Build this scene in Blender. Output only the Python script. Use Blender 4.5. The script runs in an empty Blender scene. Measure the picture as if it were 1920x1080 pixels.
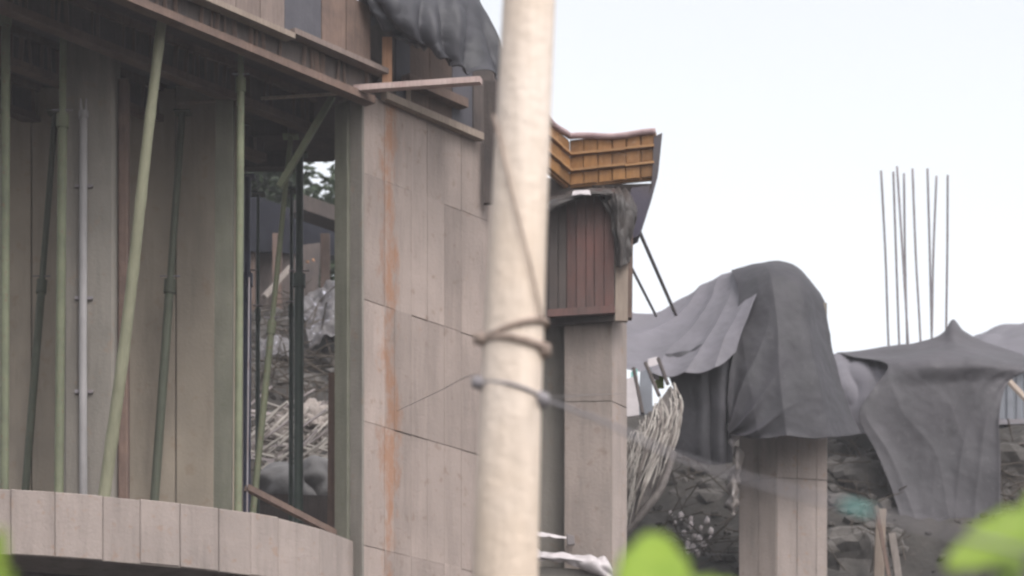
import bpy, math, random
from mathutils import Vector, noise
R = math.radians
random.seed(7)
sc = bpy.context.scene
COL = sc.collection

# ------------------------------------------------------------------ camera, sky, sun, exposure
F, CX, HY, ZC = 5444.0, 960.0, 2204.0, 1.6       # focal length and principal point in 1920-px units, eye height
cam_d = bpy.data.cameras.new('camera')
cam = bpy.data.objects.new('camera', cam_d); COL.objects.link(cam)
cam.location = (0, 0, ZC); cam.rotation_euler = (R(90), 0, 0)
cam_d.sensor_width = 36; cam_d.lens = F / 1920 * 36
cam_d.shift_y = (HY - 540) / 1920
cam_d.clip_start = 0.1; cam_d.clip_end = 3000
cam_d.dof.use_dof = True; cam_d.dof.focus_distance = 16.5; cam_d.dof.aperture_fstop = 4.0
sc.camera = cam

SUN_EL, SUN_AZ = 52, 150          # azimuth clockwise from +Y (the viewing direction): behind the camera, to the right
world = bpy.data.worlds.new('World'); sc.world = world; world.use_nodes = True
nt = world.node_tree; nt.nodes.clear()
sky = nt.nodes.new('ShaderNodeTexSky'); sky.sky_type = 'NISHITA'; sky.sun_disc = False
sky.sun_elevation = R(SUN_EL); sky.sun_rotation = R(SUN_AZ)
sky.air_density = 1.0; sky.dust_density = 4.0; sky.ozone_density = 1.0
hs = nt.nodes.new('ShaderNodeHueSaturation'); hs.inputs['Saturation'].default_value = 0.18; hs.inputs['Value'].default_value = 1.9
bg = nt.nodes.new('ShaderNodeBackground'); bg.inputs['Strength'].default_value = 0.15
wo = nt.nodes.new('ShaderNodeOutputWorld')
nt.links.new(sky.outputs[0], hs.inputs['Color']); nt.links.new(hs.outputs[0], bg.inputs['Color']); nt.links.new(bg.outputs[0], wo.inputs['Surface'])

sun_d = bpy.data.lights.new('sun', 'SUN'); sun_d.energy = 0.6; sun_d.angle = R(25); sun_d.color = (1.0, 0.95, 0.9)
sun = bpy.data.objects.new('sun', sun_d); COL.objects.link(sun)
sv = Vector((math.sin(R(SUN_AZ)) * math.cos(R(SUN_EL)), math.cos(R(SUN_AZ)) * math.cos(R(SUN_EL)), math.sin(R(SUN_EL))))
sun.rotation_euler = sv.to_track_quat('Z', 'Y').to_euler(); sun.location = (20, -20, 40)

sc.view_settings.view_transform = 'Standard'; sc.view_settings.look = 'None'
sc.view_settings.gamma = 1.0; sc.view_settings.exposure = 0.18
sc.cycles.use_denoising = True
sc.cycles.pixel_filter_type = 'BLACKMAN_HARRIS'; sc.cycles.filter_width = 2.2
sc.cycles.max_bounces = 8

# ------------------------------------------------------------------ helpers
def W(px, py, d):
    """a point seen at photo pixel (px, py) standing d metres from the camera"""
    return Vector(((px - CX) / F * d, d, ZC + (HY - py) / F * d))
def WZ(px, py, z):
    """the point at photo pixel (px, py) that lies at height z"""
    return W(px, py, (z - ZC) * F / (HY - py))
def hz_at(py, d): return ZC + (HY - py) / F * d

ORG = {}
def mesh(name, vs, fs, m, parent=None, smooth=False, base=None):
    vs = [Vector(v) for v in vs]
    if parent is not None:
        o0 = ORG[parent]
    else:
        o0 = Vector(base) if base is not None else Vector((sum(v.x for v in vs) / len(vs), sum(v.y for v in vs) / len(vs), min(v.z for v in vs)))
    me = bpy.data.meshes.new(name)
    me.from_pydata([v - o0 for v in vs], [], fs); me.update()
    if smooth:
        me.polygons.foreach_set('use_smooth', [True] * len(me.polygons))
    me.materials.append(MATS[m] if isinstance(m, str) else m)
    o = bpy.data.objects.new(name, me); COL.objects.link(o)
    if parent is not None: o.parent = parent
    else: o.location = o0
    ORG[o] = o0
    return o
def tag(o, label=None, cat=None, group=None, kind=None):
    if label: o['label'] = label
    if cat: o['category'] = cat
    if group: o['group'] = group
    if kind: o['kind'] = kind
    return o
def thing(name, loc, label, cat, group=None):
    e = bpy.data.objects.new(name, None); COL.objects.link(e); e.location = loc; e.empty_display_size = 0.1
    ORG[e] = Vector(loc); tag(e, label, cat, group); return e

class MB:
    def __init__(s): s.v = []; s.f = []
    def add(s, vs, fs):
        n = len(s.v); s.v += [Vector(v) for v in vs]; s.f += [tuple(i + n for i in f) for f in fs]; return s
    def build(s, name, m, parent=None, smooth=False, base=None): return mesh(name, s.v, s.f, m, parent, smooth, base)
    def hexa(s, a, b):
        """loft between two quads a, b (4 points each, same order)"""
        return s.add(list(a) + list(b), [(3, 2, 1, 0), (4, 5, 6, 7), (0, 1, 5, 4), (1, 2, 6, 5), (2, 3, 7, 6), (3, 0, 4, 7)])
    def bar(s, p, q, w, h, up=Vector((0, 0, 1))):
        p = Vector(p); q = Vector(q); t = (q - p).normalized()
        up = Vector(up)
        if abs(t.dot(up)) > 0.97: up = Vector((0, -1, 0))
        r = t.cross(up).normalized(); u = r.cross(t).normalized()
        c = [(-1, -1), (1, -1), (1, 1), (-1, 1)]
        return s.hexa([p + r * (w / 2 * i) + u * (h / 2 * j) for i, j in c], [q + r * (w / 2 * i) + u * (h / 2 * j) for i, j in c])
    def tube(s, pts, rad, n=10, cap=True):
        pts = [Vector(p) for p in pts]; rads = rad if isinstance(rad, (list, tuple)) else [rad] * len(pts)
        vs = []; ref = None
        for i, p in enumerate(pts):
            t = (pts[min(i + 1, len(pts) - 1)] - pts[max(i - 1, 0)]).normalized()
            if ref is None:
                ref = Vector((1, 0, 0)) if abs(t.x) < 0.8 else Vector((0, 0, 1))
            a = (ref - t * ref.dot(t)).normalized(); ref = a; b = t.cross(a)
            for k in range(n):
                th = 2 * math.pi * k / n
                vs.append(p + (a * math.cos(th) + b * math.sin(th)) * rads[i])
        fs = []
        for i in range(len(pts) - 1):
            for k in range(n):
                fs.append((i * n + k, i * n + (k + 1) % n, (i + 1) * n + (k + 1) % n, (i + 1) * n + k))
        if cap:
            fs.append(tuple(range(n))[::-1]); fs.append(tuple(range((len(pts) - 1) * n, len(pts) * n)))
        return s.add(vs, fs)
    def prism(s, poly, vec):
        """extrude a polygon of 3-D points along vec"""
        n = len(poly); poly = [Vector(p) for p in poly]; vec = Vector(vec)
        return s.add(poly + [p + vec for p in poly], [tuple(range(n)), tuple(range(n, 2 * n))[::-1]] + [(i, i + n, (i + 1) % n + n, (i + 1) % n) for i in range(n)])
    def panel(s, a, b, c, d, out, depth, bev=0.006):
        """a bevelled plate: corners a b c d (ring) on the backing, proud by depth along out"""
        a, b, c, d = map(Vector, (a, b, c, d)); out = Vector(out).normalized(); m = (a + b + c + d) / 4
        def ins(p):
            e = (m - p); ex = (b - a).normalized(); ez = (d - a).normalized()
            return p + ex * (bev if e.dot(ex) > 0 else -bev) + ez * (bev if e.dot(ez) > 0 else -bev)
        bk = [a, b, c, d]; md = [p + out * (depth - bev) for p in bk]; fr = [ins(p) + out * depth for p in bk]
        vs = bk + md + fr
        fs = [(3, 2, 1, 0), (8, 9, 10, 11)]
        for k in range(4):
            j = (k + 1) % 4
            fs += [(k, j, j + 4, k + 4), (k + 4, j + 4, j + 8, k + 8)]
        return s.add(vs, fs)
    def rock(s, c, r, seed, sq=(1, 1, 0.7), n=1):
        import bmesh
        bm = bmesh.new(); bmesh.ops.create_icosphere(bm, subdivisions=n, radius=1)
        vs = []
        for v in bm.verts:
            k = 1 + 0.45 * noise.noise(v.co * 1.3 + Vector((seed * 3.7, seed * 1.3, seed))) + (0.2 * noise.noise(v.co * 3.4 + Vector((seed, seed * 2.3, 1))) if n in (2, 3) else 0)
            vs.append(Vector(c) + Vector((v.co.x * sq[0], v.co.y * sq[1], v.co.z * sq[2])) * (r * k))
        fs = [tuple(v.index for v in f.verts) for f in bm.faces]; bm.free()
        return s.add(vs, fs)

def cr(p0, p1, p2, p3, t):
    return 0.5 * ((2 * p1) + (p2 - p0) * t + (2 * p0 - 5 * p1 + 4 * p2 - p3) * t * t + (3 * p1 - p0 - 3 * p2 + p3) * t ** 3)
def spline(pts, n):
    pts = [Vector(p) for p in pts]; out = []; m = len(pts) - 1
    for i in range(n):
        s = i / (n - 1) * m; k = min(int(s), m - 1); t = s - k
        out.append(cr(pts[max(k - 1, 0)], pts[k], pts[k + 1], pts[min(k + 2, m)], t))
    return out
def sheet(name, rows, m, disp=None, nu=70, nv=70, thick=0.004, parent=None, px=True):
    """cloth through control rows of (px, py, depth); disp(u, v, p) pushes it along its normal"""
    g = [[W(*p) for p in r] for r in rows] if px else [[Vector(p) for p in r] for r in rows]
    g = [spline(r, nu) for r in g]
    cols = [spline([g[j][i] for j in range(len(g))], nv) for i in range(nu)]
    P = [[cols[i][j] for i in range(nu)] for j in range(nv)]
    N = [[None] * nu for _ in range(nv)]
    for j in range(nv):
        for i in range(nu):
            du = P[j][min(i + 1, nu - 1)] - P[j][max(i - 1, 0)]; dv = P[min(j + 1, nv - 1)][i] - P[max(j - 1, 0)][i]
            nn = du.cross(dv); nn = nn.normalized() if nn.length > 1e-9 else Vector((0, -1, 0))
            N[j][i] = nn
    vs = []
    for j in range(nv):
        for i in range(nu):
            p = P[j][i]
            if disp:
                r = disp(i / (nu - 1), j / (nv - 1), p)
                p = p + N[j][i] * r
            vs.append(p)
    fs = [(j * nu + i, j * nu + i + 1, (j + 1) * nu + i + 1, (j + 1) * nu + i) for j in range(nv - 1) for i in range(nu - 1)]
    o = mesh(name, vs, fs, m, parent, smooth=True)
    md = o.modifiers.new('thickness', 'SOLIDIFY'); md.thickness = thick; md.offset = 0
    return o
def crease(p, sc_, seed):
    q = Vector((p.x + .35 * p.z, p.y, p.z - .2 * p.x)) * sc_ + Vector((seed, seed * 2.1, 0))
    a = abs(noise.noise(q)); b = abs(noise.noise(Vector((q.x * 1.9 - q.z, q.y, q.z * 1.9 + q.x))))
    return math.exp(-a * 11) * .7 + math.exp(-b * 13) * .5
def fold_noise(amp, su, sv, seed, amp2=0.0, s2=8.0):
    def f(u, v, p):
        a = noise.noise(Vector((u * su, v * sv, seed)))
        a = 1 - 2 * abs(a) ** 0.8                       # ridged: creases rather than waves
        b = noise.noise(Vector((p.x * s2, p.z * s2, p.y * s2 + seed * 9)))
        return amp * (a - 0.4) + amp2 * b
    return f

# ------------------------------------------------------------------ materials (world-position textures, so no two pieces look alike)
MATS = {}
def material(name, col, col2=None, rough=0.85, var=0.25, scale=3.0, streak=0.0, grain=0.0, speck=0.0, speckcol=(0.2, 0.12, 0.07), bump=0.15, bscale=40.0, rnd=0.12, metal=0.0, trans=0.0, sheen=0.0, spec=0.3, stain=None):
    m = bpy.data.materials.new(name); m.use_nodes = True; t = m.node_tree; N = t.nodes; L = t.links; N.clear()
    out = N.new('ShaderNodeOutputMaterial'); b = N.new('ShaderNodeBsdfPrincipled'); L.new(b.outputs[0], out.inputs[0])
    b.inputs['Roughness'].default_value = rough; b.inputs['Metallic'].default_value = metal
    b.inputs['Specular IOR Level'].default_value = spec
    geo = N.new('ShaderNodeNewGeometry'); pos = geo.outputs['Position']
    def nz(sc_, det=5, vec=None, stretch=None, r=0.6):
        n = N.new('ShaderNodeTexNoise'); n.inputs['Scale'].default_value = sc_; n.inputs['Detail'].default_value = det; n.inputs['Roughness'].default_value = r
        if stretch:
            mp = N.new('ShaderNodeMapping'); mp.inputs['Scale'].default_value = stretch; L.new(pos, mp.inputs['Vector']); L.new(mp.outputs[0], n.inputs['Vector'])
        else: L.new(pos, n.inputs['Vector'])
        return n.outputs['Fac']
    def ramp(f, a, c):
        r = N.new('ShaderNodeMapRange'); r.inputs[1].default_value = a; r.inputs[2].default_value = c; L.new(f, r.inputs[0]); return r.outputs[0]
    def mix(fac, a, c, mode='MIX'):
        x = N.new('ShaderNodeMix'); x.data_type = 'RGBA'; x.blend_type = mode
        for k, v in ((6, a), (7, c)):
            if isinstance(v, tuple): x.inputs[k].default_value = (*v, 1) if len(v) == 3 else v
            else: L.new(v, x.inputs[k])
        if isinstance(fac, float): x.inputs[0].default_value = fac
        else: L.new(fac, x.inputs[0])
        return x.outputs[2]
    def mul(f, k):
        x = N.new('ShaderNodeMath'); x.operation = 'MULTIPLY'; L.new(f, x.inputs[0]); x.inputs[1].default_value = k; return x.outputs[0]
    col2 = col2 or tuple(c * (1 - var) for c in col)
    big = nz(scale, 6)
    c = mix(ramp(big, 0.32, 0.68), col, col2)
    if streak:
        s = nz(5.0, 7, stretch=(1.3, 1.3, 0.16), r=0.68)
        c = mix(mul(ramp(s, 0.45, 0.75), streak), c, tuple(k * 0.42 for k in col2))
    if grain:
        s = nz(9.0, 4, stretch=(7, 7, 0.5))
        c = mix(mul(ramp(s, 0.35, 0.7), grain), c, tuple(k * 0.55 for k in col2))
    if speck:
        s = nz(scale * 7, 4)
        c = mix(mul(ramp(s, 0.6, 0.68), speck), c, speckcol)
    if stain:               # rust bleeding either side of an upright seam: (point on seam, direction along wall, half width, colour)
        p0, dv, hw, sc3 = stain
        sb = N.new('ShaderNodeVectorMath'); sb.operation = 'SUBTRACT'; L.new(pos, sb.inputs[0]); sb.inputs[1].default_value = p0
        dt = N.new('ShaderNodeVectorMath'); dt.operation = 'DOT_PRODUCT'; L.new(sb.outputs[0], dt.inputs[0]); dt.inputs[1].default_value = dv
        ab = N.new('ShaderNodeMath'); ab.operation = 'ABSOLUTE'; L.new(dt.outputs['Value'], ab.inputs[0])
        near = N.new('ShaderNodeMapRange'); near.inputs[1].default_value = hw; near.inputs[2].default_value = 0.0; L.new(ab.outputs[0], near.inputs[0])
        ad = N.new('ShaderNodeMath'); ad.operation = 'ADD'; L.new(mul(near.outputs[0], .26), ad.inputs[0]); L.new(nz(4.2, 9, stretch=(1.8, 1.8, .7), r=.75), ad.inputs[1])
        c = mix(mul(ramp(ad.outputs[0], .63, .80), .85), c, sc3)
    if rnd:
        oi = N.new('ShaderNodeObjectInfo')
        r = N.new('ShaderNodeMapRange'); r.inputs[3].default_value = 1 - rnd; r.inputs[4].default_value = 1 + rnd; L.new(oi.outputs['Random'], r.inputs[0])
        cc = N.new('ShaderNodeCombineColor'); [L.new(r.outputs[0], cc.inputs[k]) for k in range(3)]
        c = mix(1.0, c, cc.outputs[0], 'MULTIPLY')
    L.new(c, b.inputs['Base Color'])
    if bump:
        bp = N.new('ShaderNodeBump'); bp.inputs['Strength'].default_value = bump; bp.inputs['Distance'].default_value = 0.02
        L.new(nz(bscale, 6), bp.inputs['Height']); L.new(bp.outputs[0], b.inputs['Normal'])
    if trans:
        tr = N.new('ShaderNodeBsdfTranslucent'); L.new(c, tr.inputs[0]); ms = N.new('ShaderNodeMixShader'); ms.inputs[0].default_value = trans
        L.new(b.outputs[0], ms.inputs[1]); L.new(tr.outputs[0], ms.inputs[2]); L.new(ms.outputs[0], out.inputs[0])
    if sheen: b.inputs['Sheen Weight'].default_value = sheen
    MATS[name] = m; return m

material('concrete', (0.255, 0.208, 0.184), (0.195, 0.162, 0.145), scale=1.7, streak=0.55, speck=0.4, speckcol=(0.14, 0.09, 0.065), bump=0.35, rnd=0.07)
material('concrete_pink', (0.3, 0.246, 0.222), (0.24, 0.2, 0.182), scale=1.9, streak=0.5, speck=0.45, speckcol=(0.24, 0.145, 0.095), bump=0.35, rnd=0.07)
material('concrete_grey', (0.215, 0.192, 0.168), (0.16, 0.145, 0.127), scale=1.7, streak=0.6, speck=0.25, bump=0.3, rnd=0.08)
material('concrete_dim', (0.17, 0.145, 0.125), (0.12, 0.105, 0.092), streak=0.4, speck=0.2, bump=0.2, rnd=0.1)
material('concrete_wall', (0.32, 0.27, 0.215), (0.235, 0.2, 0.163), scale=1.2, streak=0.45, speck=0.25, bump=0.25, rnd=0.1)
material('concrete_moss', (0.145, 0.138, 0.11), (0.105, 0.105, 0.08), streak=0.5, speck=0.3, speckcol=(0.08, 0.09, 0.045), bump=0.25, rnd=0.06)
material('concrete_rust', (0.29, 0.185, 0.13), (0.26, 0.205, 0.19), scale=2.4, streak=0.3, speck=0.35, speckcol=(0.2, 0.1, 0.055), bump=0.4, rnd=0.12)
material('rust', (0.25, 0.195, 0.175), (0.205, 0.115, 0.075), scale=5, speck=0.5, speckcol=(0.16, 0.07, 0.04), bump=0.6, rnd=0.04)
material('fleck', (0.10, 0.092, 0.095), (0.07, 0.062, 0.062), rough=0.5, scale=1.6, speck=1.0, speckcol=(0.46, 0.45, 0.52), bump=0.4, bscale=14, rnd=0)
material('crumple', (0.06, 0.05, 0.046), (0.032, 0.027, 0.026), rough=0.5, scale=7, speck=0.2, speckcol=(0.2, 0.175, 0.16), bump=0.4, bscale=18, rnd=0.1, spec=0.3)
material('pole_wood', (0.72, 0.62, 0.545), (0.64, 0.52, 0.42), rough=0.7, scale=2.2, grain=0.25, streak=0.45, speck=0.15, speckcol=(0.42, 0.32, 0.23), bump=0.35, rnd=0)
material('bamboo', (0.21, 0.205, 0.14), (0.155, 0.152, 0.1), rough=0.65, scale=5, grain=0.3, bump=0.1, rnd=0.08)
material('timber_brown', (0.15, 0.1, 0.08), (0.095, 0.066, 0.056), grain=0.4, scale=6, bump=0.3, rnd=0.25)
material('timber_dark', (0.092, 0.071, 0.064), (0.06, 0.049, 0.047), grain=0.5, scale=6, bump=0.3, rnd=0.2)
material('timber_pale', (0.31, 0.25, 0.205), (0.25, 0.195, 0.16), grain=0.5, scale=6, bump=0.25, rnd=0.12)
material('timber_orange', (0.34, 0.19, 0.115), (0.27, 0.145, 0.085), grain=0.4, scale=6, bump=0.25, rnd=0.1)
material('plank_pink', (0.46, 0.36, 0.335), (0.36, 0.26, 0.24), grain=0.4, scale=7, bump=0.25, rnd=0.08)
material('board_tan', (0.235, 0.18, 0.158), (0.18, 0.138, 0.122), grain=0.5, streak=0.35, scale=5, bump=0.25, rnd=0.18)
material('board_slate', (0.085, 0.08, 0.092), (0.06, 0.058, 0.068), scale=5, streak=0.3, bump=0.2, rnd=0.15)
material('prop_olive', (0.155, 0.165, 0.1), (0.105, 0.115, 0.07), rough=0.65, scale=6, streak=0.4, speck=0.8, speckcol=(0.14, 0.085, 0.055), bump=0.2, rnd=0.12, spec=0.4)
material('prop_green', (0.035, 0.052, 0.04), (0.024, 0.036, 0.03), rough=0.55, scale=8, speck=0.3, speckcol=(0.07, 0.045, 0.03), bump=0.15, rnd=0.15, spec=0.4)
material('prop_blue', (0.025, 0.028, 0.075), (0.02, 0.022, 0.05), rough=0.5, scale=8, bump=0.15, rnd=0.1, spec=0.5)
material('steel', (0.2, 0.19, 0.21), (0.15, 0.12, 0.12), rough=0.6, scale=9, bump=0.1, rnd=0.15)
material('pipe', (0.33, 0.31, 0.31), (0.25, 0.235, 0.235), rough=0.5, streak=0.4, bump=0.08, rnd=0)
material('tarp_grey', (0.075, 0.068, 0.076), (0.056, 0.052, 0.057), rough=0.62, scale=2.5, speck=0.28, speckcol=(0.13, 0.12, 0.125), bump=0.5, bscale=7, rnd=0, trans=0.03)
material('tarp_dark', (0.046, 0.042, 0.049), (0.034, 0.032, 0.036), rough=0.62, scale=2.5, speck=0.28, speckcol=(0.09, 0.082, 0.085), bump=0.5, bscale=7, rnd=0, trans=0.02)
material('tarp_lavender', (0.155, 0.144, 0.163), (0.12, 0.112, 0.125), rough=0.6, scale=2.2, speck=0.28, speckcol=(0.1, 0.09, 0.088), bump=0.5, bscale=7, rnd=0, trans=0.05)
material('tarp_slate', (0.042, 0.04, 0.048), (0.026, 0.025, 0.03), rough=0.55, scale=3.5, streak=0.4, bump=0.25, bscale=16, rnd=0, spec=0.35)
material('plastic_white', (0.5, 0.455, 0.46), (0.4, 0.36, 0.365), rough=0.5, scale=7, bump=0.3, bscale=18, rnd=0.1)
material('plastic_grey', (0.2, 0.175, 0.165), (0.12, 0.1, 0.09), rough=0.45, scale=7, bump=0.4, bscale=18, rnd=0.15, spec=0.5)
material('formwork_red', (0.125, 0.054, 0.046), (0.075, 0.05, 0.045), scale=2.4, rough=0.7, grain=0.4, streak=0.6, speck=0.35, speckcol=(0.08, 0.066, 0.06), bump=0.25, rnd=0.25)
material('formwork_dark', (0.075, 0.056, 0.05), (0.05, 0.04, 0.037), rough=0.7, grain=0.4, bump=0.2, rnd=0.2)
material('formwork_orange', (0.31, 0.15, 0.048), (0.22, 0.11, 0.045), rough=0.65, scale=6, grain=0.4, streak=0.3, speck=0.4, speckcol=(0.33, 0.24, 0.17), bump=0.3, rnd=0.25)
material('formwork_ledge', (0.36, 0.2, 0.09), (0.29, 0.155, 0.07), rough=0.6, scale=8, bump=0.15, rnd=0.1)
material('gusset', (0.045, 0.038, 0.06), (0.06, 0.05, 0.05), rough=0.7, bump=0.2, rnd=0.1)
material('rim', (0.36, 0.26, 0.26), (0.22, 0.145, 0.15), rough=0.7, scale=7, bump=0.3, rnd=0.08)
material('net', (0.13, 0.112, 0.104), (0.07, 0.06, 0.057), rough=0.8, scale=14, speck=0.4, speckcol=(0.04, 0.034, 0.032), bump=0.5, rnd=0)
material('cord', (0.42, 0.385, 0.35), (0.3, 0.27, 0.245), rough=0.8, scale=9, bump=0.1, rnd=0.12)
material('rope_grey', (0.26, 0.24, 0.25), (0.2, 0.18, 0.19), rough=0.8, scale=20, bump=0.2, rnd=0)
material('rope_brown', (0.36, 0.28, 0.235), (0.25, 0.19, 0.16), rough=0.9, scale=30, bump=0.5, rnd=0.1)
material('wire', (0.16, 0.14, 0.14), rough=0.6, bump=0, rnd=0.1)
material('teal', (0.2, 0.42, 0.38), (0.15, 0.34, 0.31), rough=0.5, bump=0.1, rnd=0.05)
material('earth', (0.05, 0.043, 0.038), (0.028, 0.025, 0.023), scale=2.2, speck=0.3, speckcol=(0.1, 0.085, 0.078), bump=0.9, bscale=9, rnd=0)
material('rock', (0.085, 0.074, 0.066), (0.045, 0.04, 0.036), scale=5, speck=0.4, speckcol=(0.15, 0.135, 0.125), bump=0.6, bscale=14, rnd=0.2)
material('concrete_lump', (0.12, 0.108, 0.1), (0.05, 0.045, 0.042), scale=2.6, speck=0.4, speckcol=(0.2, 0.18, 0.17), bump=0.6, bscale=14, rnd=0)
material('prop_moss', (0.085, 0.092, 0.066), (0.06, 0.066, 0.048), rough=0.65, scale=6, streak=0.4, speck=0.6, speckcol=(0.1, 0.065, 0.045), bump=0.2, rnd=0.12)
material('rubble_pale', (0.36, 0.315, 0.31), (0.25, 0.215, 0.215), scale=5, bump=0.3, rnd=0.15)
material('stone_pale', (0.72, 0.65, 0.64), (0.6, 0.52, 0.52), scale=5, bump=0.3, rnd=0.15)
material('stick', (0.25, 0.215, 0.195), (0.17, 0.145, 0.13), scale=9, grain=0.4, bump=0.2, rnd=0.25)
material('sack', (0.16, 0.152, 0.152), (0.105, 0.1, 0.1), scale=4, bump=0.4, rnd=0.1)
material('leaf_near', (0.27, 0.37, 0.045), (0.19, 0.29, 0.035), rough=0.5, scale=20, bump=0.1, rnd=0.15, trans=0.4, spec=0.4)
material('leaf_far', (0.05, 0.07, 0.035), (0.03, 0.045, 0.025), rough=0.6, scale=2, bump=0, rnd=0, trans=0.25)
material('bark', (0.09, 0.07, 0.055), scale=6, grain=0.5, bump=0.6, rnd=0.1)
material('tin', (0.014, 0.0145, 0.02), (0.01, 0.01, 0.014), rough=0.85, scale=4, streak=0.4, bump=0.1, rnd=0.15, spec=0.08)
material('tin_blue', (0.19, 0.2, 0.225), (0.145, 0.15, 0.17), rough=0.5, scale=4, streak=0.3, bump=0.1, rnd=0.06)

# ------------------------------------------------------------------ ground: one sheet, flat under the building, a bank behind it
def lerp(tab, x):
    if x <= tab[0][0]: return tab[0][1]
    for (a, b), (c, d) in zip(tab, tab[1:]):
        if x <= c: return b + (d - b) * (x - a) / (c - a)
    return tab[-1][1]
BR = [(22.8, 0), (24.6, 3.0), (25.6, 5.2), (26.6, 6.1), (28, 6.9), (29, 7.5), (30, 8.3), (31, 9.2), (32, 9.9), (33.5, 10.35), (60, 10.5), (900, 10.5)]
BL = [(22.8, 0), (24.6, 4.2), (25.6, 6.3), (26.6, 7.3), (28, 8.5), (30, 9.9), (32, 11.0), (34, 11.9), (60, 12.2), (900, 12.2)]
def ground_z(x, y):
    w = min(1, max(0, (x + 0.2) / 1.6)); w = w * w * (3 - 2 * w)
    z = lerp(BL, y) * (1 - w) + lerp(BR, y) * w
    k = min(1, max(0, (y - 23) / 3))
    return z + k * (0.35 * noise.noise(Vector((x * 0.8, y * 0.8, 3))) + 0.14 * noise.noise(Vector((x * 2.7, y * 2.7, 1))) + 0.06 * noise.noise(Vector((x * 7, y * 7, 5))))
xs = [-300, -200, -120, -60, -30, -18, -12, -9] + [-7 + i * 0.09 for i in range(167)] + [9, 12, 18, 30, 60, 120, 200, 300]
ys = [-120, -60, -30, -5, 0, 5, 10, 15, 19, 22, 22.8, 23.4] + [24 + i * 0.09 for i in range(135)] + [37, 40, 50, 60, 100, 200, 300]
vs = [(x, y, ground_z(x, y)) for y in ys for x in xs]; nx = len(xs)
fs = [(j * nx + i, j * nx + i + 1, (j + 1) * nx + i + 1, (j + 1) * nx + i) for j in range(len(ys) - 1) for i in range(nx - 1)]
tag(mesh('ground', vs, fs, 'earth', smooth=True, base=(0, 0, 0)), kind='structure')

# ================================================================== LEFT BUILDING
ZF = hz_at(915, 20.0)               # top of the floor slab (about 6.3 m up)
ZFB = ZF - 0.452                    # its underside
DIR = Vector((math.sin(R(40)), math.cos(R(40)), 0))      # the side of the building recedes to the right
OUT = Vector((math.cos(R(40)), -math.sin(R(40)), 0))     # outward normal of that side
UP = Vector((0, 0, 1))

# --- floor slab with a curved, board-marked edge
edge_px = [(-60, 912), (20, 917), (103, 922), (193, 929), (263, 936), (338, 944), (410, 953), (470, 961), (522, 970), (600, 990), (680, 1020)]
EP = [WZ(x, y, ZF) for x, y in edge_px]
slab = thing('floor_slab', (EP[3].x, EP[3].y + 1, ZFB), 'concrete floor slab with a curved pinkish board-marked edge', 'slab')
poly = [p + Vector((0.006, 0.018, 0)) for p in EP] + [Vector((-1.25, 23.6, ZF)), Vector((-4.4, 23.9, ZF))]
MB().prism([Vector((p.x, p.y, ZFB)) for p in poly], (0, 0, ZF - ZFB - 0.004)).build('slab_core', 'concrete', slab)
for a, b in zip(EP, EP[1:]):
    t = (b - a).normalized(); o = Vector((t.y, -t.x, 0)); gp = random.uniform(.001, .004); a2 = a + t * gp; b2 = b - t * .001
    h = random.uniform(-0.008, 0.008)
    dz = Vector((0, 0, -(ZF - ZFB) + 0.002 + h))
    back = o * -0.028
    MB().panel(a2 + dz + back, b2 + dz + back, b2 + back + UP * h * 0.6, a2 + back + UP * h * 0.6, o, 0.024 + random.uniform(0, 0.006), 0.006).build('edge_panel', 'concrete_pink', slab)
# a downstand beam set back
a, b = EP[0], EP[8]
MB().bar(Vector((a.x, a.y + .7, ZFB - .2)), Vector((b.x, b.y + .5, ZFB - .2)), 0.3, 0.4).build('downstand_beam', 'timber_dark', slab)
for x, d in ((-3.1, 21.6), (-1.9, 22.3)):
    MB().bar((x, d, -0.1), (x, d, ZFB), 0.3, 0.3).build('support_column', 'concrete_dim', slab)

# --- pier with board marks: a wall 1.3 m long along DIR
PC = W(680, 1020, 21.62); PC.z = 0
ZPT = hz_at(172, 21.62)
pier = thing('concrete_pier', (PC.x, PC.y, 0), 'tall board-marked concrete pier with a rusty seam behind the wooden pole', 'pier')
TH, LEN = 0.27, 1.62
c0, c1 = PC + OUT * .018, PC + OUT * .018 + DIR * LEN
MB().prism([c0 - OUT * 0.03, c1 - OUT * 0.03, c1 - OUT * TH, c0 - OUT * TH], (0, 0, ZPT)).build('pier_core', 'concrete', pier)
def t_of(px):           # distance along DIR where the pier face shows at photo column px
    k = (px - CX) / F; return (k * PC.y - PC.x) / (DIR.x - k * DIR.y)
def z_line(py740, px=740):      # height of a pour line that crosses photo column 740 at py740
    return hz_at(py740, PC.y + DIR.y * t_of(px))
seam_t = (t_of(722) + t_of(740)) / 2
material('concrete_pier', (0.3, 0.24, 0.213), (0.235, 0.19, 0.17), scale=1.5, streak=0.5, speck=0.4, speckcol=(0.15, 0.095, 0.068), bump=0.35, rnd=0.13, stain=(c0 + DIR * seam_t, DIR, 0.2, (0.24, 0.125, 0.075)))
cuts = [0.0, t_of(722), t_of(740), t_of(772), t_of(802), t_of(834), t_of(866), LEN]
lev = [0.0, 2.2, 4.0, z_line(1036), z_line(806), z_line(580), z_line(346), ZPT]
for k, (za, zb) in enumerate(zip(lev, lev[1:])):
    for j, (ta, tb) in enumerate(zip(cuts, cuts[1:])):
        if j == 1: continue
        mname = 'concrete_pier'
        g = random.choice([.0002, .0004, .0009]); a = c0 + DIR * (ta + g) - OUT * 0.03; b = c0 + DIR * (tb - g) - OUT * 0.03
        dp = 0.008 + random.uniform(-0.003, 0.003)
        jz = random.uniform(-0.01, 0.01)
        MB().panel(a + UP * (za + g), b + UP * (za + g), b + UP * (zb - g + (jz if k < 6 else 0)), a + UP * (zb - g + (jz if k < 6 else 0)), OUT, dp, 0.0025).build('board_panel', mname, pier)
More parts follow.
